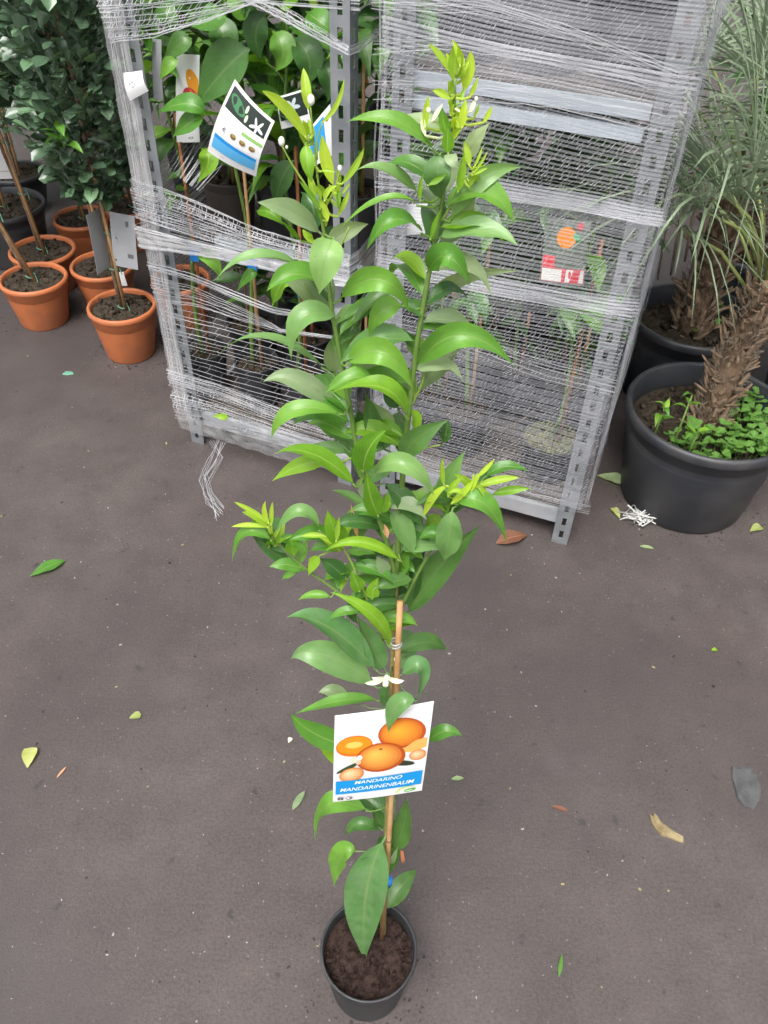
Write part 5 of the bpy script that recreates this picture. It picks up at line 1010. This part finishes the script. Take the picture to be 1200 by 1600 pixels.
# ------------------------------------------------------------------ palms
m_ptrunk = mat('palm_fibre', (0.10, 0.062, 0.035), 0.9, (0.20, 0.135, 0.085), 40, 1.0, 90)
m_pbase = mat('palm_leaf_base', (0.16, 0.095, 0.055), 0.85, (0.30, 0.22, 0.15), 22, 0.7, 120)
m_pet = mat('palm_petiole', (0.24, 0.27, 0.08), 0.5, (0.17, 0.23, 0.08), 12)
m_frond = mat('palm_leaflet', (0.16, 0.23, 0.13), 0.4, (0.30, 0.37, 0.25), 8, translucent=0.2)
m_dry = mat('palm_dry', (0.30, 0.25, 0.19), 0.85, (0.20, 0.16, 0.12), 30, 0.4, 80)
m_weed = leaf_mat('leaf_weed', (0.10, 0.24, 0.04), (0.12, 0.24, 0.06), 0.45, vary=.1)
def stub_mesh(k):
    r = random.Random(k); mb = MB(); w = .032; L_ = r.uniform(.05, .09)
    prof = [(0, w * 1.2, .012), (.35, w, .012), (.7, w * .75, .009), (1, w * .35, .004)]; vs = []; fs = []
    for t, ww, th in prof:
        y = .01 + t * L_ * .55; z = t * L_; vs += [(-ww / 2 + r.uniform(-.003, .003), y, z), (0, y + th, z - .002), (ww / 2 + r.uniform(-.003, .003), y, z), (0, y - th * .3, z + .003)]
    for i in range(3):
        for j in range(4): fs.append((i * 4 + j, i * 4 + (j + 1) % 4, i * 4 + 4 + (j + 1) % 4, i * 4 + 4 + j))
    fs += [(0, 1, 2, 3), (12, 13, 14, 15)]; mb.add(vs, fs); return mb.mesh('leaf_base', m_pbase)
STUBS = [stub_mesh(k) for k in range(5)]
def frond(mbp, mbl, p0, d, L_, fanr, nl, r, droop=.25):
    d = d.normalized(); p1 = p0 + d * L_ * .5 + V((0, 0, .02)); p2 = p0 + d * L_ - V((0, 0, droop * L_ * .3)); mbp.tube([p0, p1, p2], .0055, .0035, n=6)
    ax_ = (p2 - p1).normalized(); sd = ax_.cross(V((0, 0, 1))); sd = sd.normalized() if sd.length > .01 else V((1, 0, 0)); up = sd.cross(ax_)
    for i in range(nl):
        a = (i / (nl - 1) - .5) * 3.9 + r.uniform(-.05, .05); q = (ax_ * math.cos(a) + sd * math.sin(a) + up * (.25 - .15 * math.cos(a) + r.uniform(-.08, .08))).normalized()
        LL = fanr * (1 - .25 * abs(a) / 2) * r.uniform(.85, 1.1); e = p2 + q * LL - V((0, 0, LL * r.uniform(.1, .4))); m_ = p2 + q * LL * .5
        blade(mbl, p2 + q * .01, m_, e, r.uniform(.007, .012), up, fold=.5, ns=5, shape='strap')
def palm(name, label, loc, R, h, th, tr, seed, dirs, lean, fanr, weeds, plen=.4):
    r = random.Random(seed); root = thing(name, label, 'potted palm', loc, group='potted palms')
    mb = MB(); pot_mesh(mb, R, h, kind='big', n=48); mb.build('pot', m_blackbig, root)
    mb = MB(); soil_mesh(mb, R * .91, h * .80, seed, .012); crumbs(mb, R * .8, h * .80, 120, seed, .004, .014); mb.build('soil', m_soil2, root)
    z0 = h * .78
    def ax(f): return V((lean[0] * f, lean[1] * f, z0 + (th) * f))
    mb = MB(); mb.tube([ax(i / 12) for i in range(13)], tr * .8, tr * .7, n=14, jit=.08, rnd=r); mb.build('trunk', m_ptrunk, root)
    n = min(240, int(th / .0021))
    for i in range(n):
        f = i / n; a = r.uniform(0, 6.28); p = ax(f) ; rr = tr * (.74 - .08 * f)
        M = Matrix.Translation(p + V((rr * math.cos(a), rr * math.sin(a), 0))) @ Matrix.Rotation(a - PI / 2, 4, 'Z') @ Matrix.Rotation(r.uniform(-.6, .3), 4, 'X') @ Matrix.Rotation(r.uniform(-.4, .4), 4, 'Y') @ Matrix.Scale(r.uniform(.38, .85) * tr / .055, 4)
        link('leaf_base', STUBS[r.randrange(5)], root, mw=M)
    top = ax(1.0); mb = MB()
    for i in range(700):      # frayed fibre between the leaf bases
        f = r.random(); a = r.uniform(0, 6.28); p = ax(f) + V((math.cos(a), math.sin(a), 0)) * tr * .85; q = p + V((math.cos(a) * r.uniform(.005, .03), math.sin(a) * r.uniform(.005, .03), r.uniform(-.02, .05))); mb.tube([p, p.lerp(q, .6) + V((r.uniform(-.006, .006), r.uniform(-.006, .006), 0)), q], .0013, .0005, n=3, cap=False)
    o = mb.build('fibre', m_dry, root); o['kind'] = 'stuff'
    for d in dirs:
        mp_, ml_ = MB(), MB(); d = V(d); frond(mp_, ml_, top + V((d.x, d.y, 0)) * .02 + V((0, 0, r.uniform(-.06, .05))), d, plen * r.uniform(.85, 1.15), fanr, 24, r)
        pe = mp_.build('petiole', m_pet, root); ml_.build('frond', m_frond, pe)
    mb = MB()
    for i in range(weeds):
        a = r.uniform(-2.6, .9); q = R * r.uniform(.25, .86); p = V((q * math.cos(a), q * math.sin(a), h * .80))
        hh = r.uniform(.006, .07); e = p + V((r.uniform(-.02, .02), r.uniform(-.02, .02), hh)); mb.tube([p, e], .001, n=4, cap=False, r1=.0008)
        for k in range(3):
            b = r.uniform(0, 6.28); dd = V((math.cos(b), math.sin(b), .3)); s = r.uniform(.007, .028); blade(mb, e, e + dd * s * .5, e + dd * s, s * .9, V((0, 0, 1)), fold=.1, ns=4, shape='round')
    if weeds: o = mb.build('weeds', m_weed, root); o['kind'] = 'stuff'
    return root, top
p1, top1 = palm('potted_palm', 'palm in big black pot with green weeds, front right', (.912, 1.909, 0), .236, .325, .46, .045, 7,
    [(-.3, .2, 1), (-.9, .1, .75), (-.55, -.35, .9), (.3, .3, 1), (.7, -.2, .8), (.1, -.5, 1.0), (-.5, .7, .8), (.6, .7, .7), (-.2, -.1, 1.3), (-.75, .5, 1.0), (-.6, -.1, .5), (-.85, -.2, 1.0)], (0.03, .02), .50, 150, .30)
p2, top2 = palm('potted_palm', 'second palm behind the front one, close to the right trolley', (.996, 2.44, 0), .21, .315, .5, .055, 8,
    [(-.7, -.1, .8), (-.3, -.5, 1), (.4, .2, .9), (.8, -.3, .6), (-.4, .6, .9), (.2, .8, .7), (.5, -.6, .8), (-.1, .1, 1.2), (.1, -.7, .8), (.3, -.3, 1)], (.0, .0), .52, 12, .32)
p3, top3 = palm('potted_palm', 'palm at the far right edge with only its pot and fronds showing', (1.45, 2.35, 0), .20, .34, .5, .055, 9,
    [(-.8, -.2, .8), (-.5, -.6, .8), (.6, .2, .9), (-.3, .5, 1), (-.9, .3, .7), (-.6, -.1, 1.1)], (0, 0), .42, 0, .42)
palm('potted_palm', 'palm at the back between right trolley and the other palms', (1.35, 2.95, 0), .22, .33, .45, .06, 10,
    [(-.8, -.2, .8), (-.5, -.6, .8), (.6, .2, .9), (-.3, .5, 1), (-.2, -.5, .9), (.4, -.5, .8), (0, 0, 1)], (0, 0), .45, 0, .4)
for i, (a, L_) in enumerate(((-2.6, .30), (-2.2, .36), (-1.7, .3), (-2.9, .34), (-1.2, .25), (-2.4, .24))):     # dead petioles hanging
    d = V((math.cos(a), math.sin(a), 0)); b = top2 + V((0, 0, .05)); MB().tube([b, b + d * .12 + V((0, 0, .04)), b + d * .2 + V((0, 0, -.10)), b + d * .17 + V((0, 0, -L_))], .009, .004, n=6).build('dead_petiole', m_dry, p2)
for (x, y, hh) in ((-.13, -.13, .20), (-.10, -.17, .12), (-.17, -.08, .1)):
    p = V((x, y, .26)); mb = MB(); mb.tube([p, p + V((.005, 0, hh))], .0035, .0025, n=6); mb.build('weed_stalk', m_gstem, p1)
    sprig('', '', p + V((.005, 0, hh * .9)), .04, 5, int(x * -100), 'BG', parent=p1)

# ------------------------------------------------------------------ litter on the asphalt
LI = S['litter']
def flat_leaf(name, label, k, L_, wd, ang, cls, shape='citrus', curl=.15, cat='fallen leaf', thick=0):
    p = V(LI[k]); mb = MB(); d = V((math.cos(ang), math.sin(ang), 0)); n = V((0, 0, 1)); h = L_ * curl
    blade(mb, -d * L_ / 2 + n * .004, n * (.004 + h), d * L_ / 2 + n * .005, wd, n, fold=.2, ns=8, wave=.04, shape=shape, rnd=rl)
    o = mb.build(name, LM[cls], loc=p); tagp(o, label, cat); return o
flat_leaf('fallen_leaf', 'fresh green pointed leaf lying on the asphalt at left', 'green', .10, .042, -2.45, 'G', curl=.06)
flat_leaf('fallen_leaf', 'crumpled yellow leaf with missing tip lying at the lower left', 'yellow', .05, .034, 1.7, 'L', 'round', .1)
flat_leaf('fallen_leaf', 'small pale yellow leaf on the asphalt left of the tree', 'small', .028, .02, .4, 'L', 'round', .1)
flat_leaf('fallen_leaf', 'curled brown leaf under the right trolley foot', 'brown', .10, .055, .35, 'N', 'citrus', .12)
flat_leaf('fallen_leaf', 'olive green leaf between right trolley and palm pot', 'olive', .09, .05, -.3, 'P', 'round', .05)
flat_leaf('fallen_leaf', 'small lime leaf beside the crumpled net ball', 'lime', .045, .024, 1.9, 'L', 'round', .1)
flat_leaf('fallen_leaf', 'lime leaf near the foot of the palm pot at right edge', 'lime2', .045, .03, .5, 'L', 'round', .1)
flat_leaf('fallen_leaf', 'thin green grass blade on the asphalt at lower right', 'grass', .04, .008, 1.3, 'G', 'young', .05, 'grass blade')
flat_leaf('fallen_leaf', 'narrow greyish leaf below the net ball', 'grey2', .04, .014, -.2, 'P', 'young', .05)
flat_leaf('fallen_leaf', 'tiny bright green leaf far right on the asphalt', 'tiny', .016, .012, .2, 'B', 'round', .1)
flat_leaf('fallen_leaf', 'faint green leaf scrap right of the tree label', 'leafpale', .028, .012, .1, 'P', 'young', .05)
flat_leaf('fallen_petal', 'white petal on the asphalt left of the tree label', 'white', .014, .011, 1.2, 'W', 'round', .1, 'petal')
flat_leaf('fallen_leaf', 'pale dry leaf strip lying left of the tree pot', 'pale', .05, .016, 1.1, 'P', 'young', .06)
flat_leaf('fallen_leaf', 'reddish dry leaf scrap right of the tree', 'red', .035, .012, -.3, 'N', 'young', .04)
flat_leaf('fallen_leaf', 'thin straw-coloured blade near the yellow leaf', 'grass2', .03, .005, 1.1, 'O', 'young', .04, 'grass blade')
p_ = lw(*S['filmleaf']); mb = MB(); blade(mb, (-.022, 0, .004), (0, -.004, .006), (.022, 0, .0), .02, V((0, -1, .6)), fold=.2, ns=8, shape='round'); o = mb.build('fallen_leaf', LM['B'], loc=p_); tagp(o, 'small green leaf caught in the film on left trolley base', 'fallen leaf')
m_stone = mat('flat_stone', (0.05, 0.05, 0.052), .8, (.085, .085, .087), 30, .8, 60)
def lump(name, label, cat, k, pts, hgt, m, seed, n=3):
    p = V(LI[k]); r = random.Random(seed); mb = MB(); q = len(pts); vs = []
    for s, z in ((1.0, 0), (.97, hgt * .7), (.8, hgt), (.4, hgt * .95)):
        for (x, y) in pts: vs.append((x * s + r.uniform(-.001, .001), y * s + r.uniform(-.001, .001), z + r.uniform(-.08, .08) * hgt + .001))
    fs = [(i * q + j, i * q + (j + 1) % q, (i + 1) * q + (j + 1) % q, (i + 1) * q + j) for i in range(3) for j in range(q)] + [tuple(3 * q + j for j in range(q))]
    o = mb.add(vs, fs).build(name, m, loc=p, smooth=False); tagp(o, label, cat); return o
lump('flat_stone', 'flat dark grey stone chip near the right edge', 'stone', 'stone', [(-.02, -.05), (0, -.058), (.022, -.035), (.035, .0), (.033, .03), (.022, .035), (.028, .045), (.0, .047), (-.018, .046), (-.026, .02), (-.028, -.03)], .006, m_stone, 1)
m_straw = mat('straw_scrap', (.16, .115, .055), .9, (.30, .24, .13), 45, .6, 120)
lump('plant_scrap', 'ragged straw-coloured plant scrap on the right asphalt', 'plant scrap', 'scrap', [(x * .75, y * .75) for x, y in [(-.04, .045), (-.03, .03), (-.025, .05), (-.015, .025), (.01, .005), (.03, -.012), (.045, -.02), (.042, -.035), (.025, -.033), (.0, -.02), (-.018, -.015), (-.03, .0), (-.038, .02)]], .007, m_straw, 2)
lump('twig_chip', 'small reddish wood chip beside the tree stake', 'wood chip', 'stick', [(-.003, .014), (.003, .012), (.007, -.01), (.002, -.014), (-.002, -.008)], .004, m_stake2, 3)
lump('plastic_scrap', 'tiny teal plastic scrap below the terracotta pots', 'scrap', 'teal', [(-.02, -.006), (0, -.01), (.02, -.004), (.012, .01), (-.012, .012)], .003, m_tie, 4)
# crumpled ball of netting
r = random.Random(9); mb = MB()
for i in range(46):
    c = [V((r.gauss(0, .022), r.gauss(0, .016), abs(r.gauss(.012, .009)) + .004)) for _ in range(4)]
    mb.tube([c[0], c[1], c[2], c[3]], .0028, .002, n=4)
o = mb.build('net_ball', mat('net_dirty', (.42, .42, .40), .5, (.6, .6, .58), 60), loc=V(LI['net'])); tagp(o, 'crumpled whitish ball of netting at the foot of palm pot', 'netting scrap')
# specks and grit
r = random.Random(77)
for nm, cols, cnt, s0, s1, lab in (('grit', (.30, .28, .26), 200, .0009, .0028, 'pale grit specks scattered over the asphalt'), ('dark_grit', (.03, .025, .025), 170, .001, .0035, 'dark grit crumbs scattered over the asphalt'), ('leaf_bits', (.26, .22, .10), 46, .001, .004, 'tiny dry leaf bits scattered over the asphalt')):
    mb = MB()
    for i in range(cnt):
        y = r.uniform(.25, 3.0); x = r.uniform(-1, 1) * (.45 + .45 * y); s = r.uniform(s0, s1) * r.uniform(.5, 1.2)
        M = Matrix.Translation((x, y, s * .35)) @ Matrix.Rotation(r.uniform(0, 6.28), 4, 'Z') @ Matrix.Rotation(r.uniform(-.3, .3), 4, 'X')
        mb.box(-s * r.uniform(.6, 1.8), s, -s * .6, s * .7, -s * .35, s * .4, M)
    if nm == 'dark_grit':
        for (px_, py_, R_) in ((0, .509, .07), (-.945, 2.579, .092), (-1.324, 2.776, .095), (-1.374, 3.024, .1), (-1.11, 2.92, .1), (.912, 1.909, .185), (.996, 2.44, .17)):
            for q in range(70):
                a = r.uniform(0, 6.28); d = R_ + abs(r.gauss(0, .03)); s = r.uniform(.001, .0035); M = Matrix.Translation((px_ + d * math.cos(a), py_ + d * math.sin(a), s * .35)) @ Matrix.Rotation(r.uniform(0, 6.28), 4, 'Z')
                mb.box(-s, s, -s * .6, s * .7, -s * .35, s * .4, M)
    o = mb.build(nm, mat('m_' + nm, cols, .8), smooth=False); o['kind'] = 'stuff'; tagp(o, lab, 'grit')
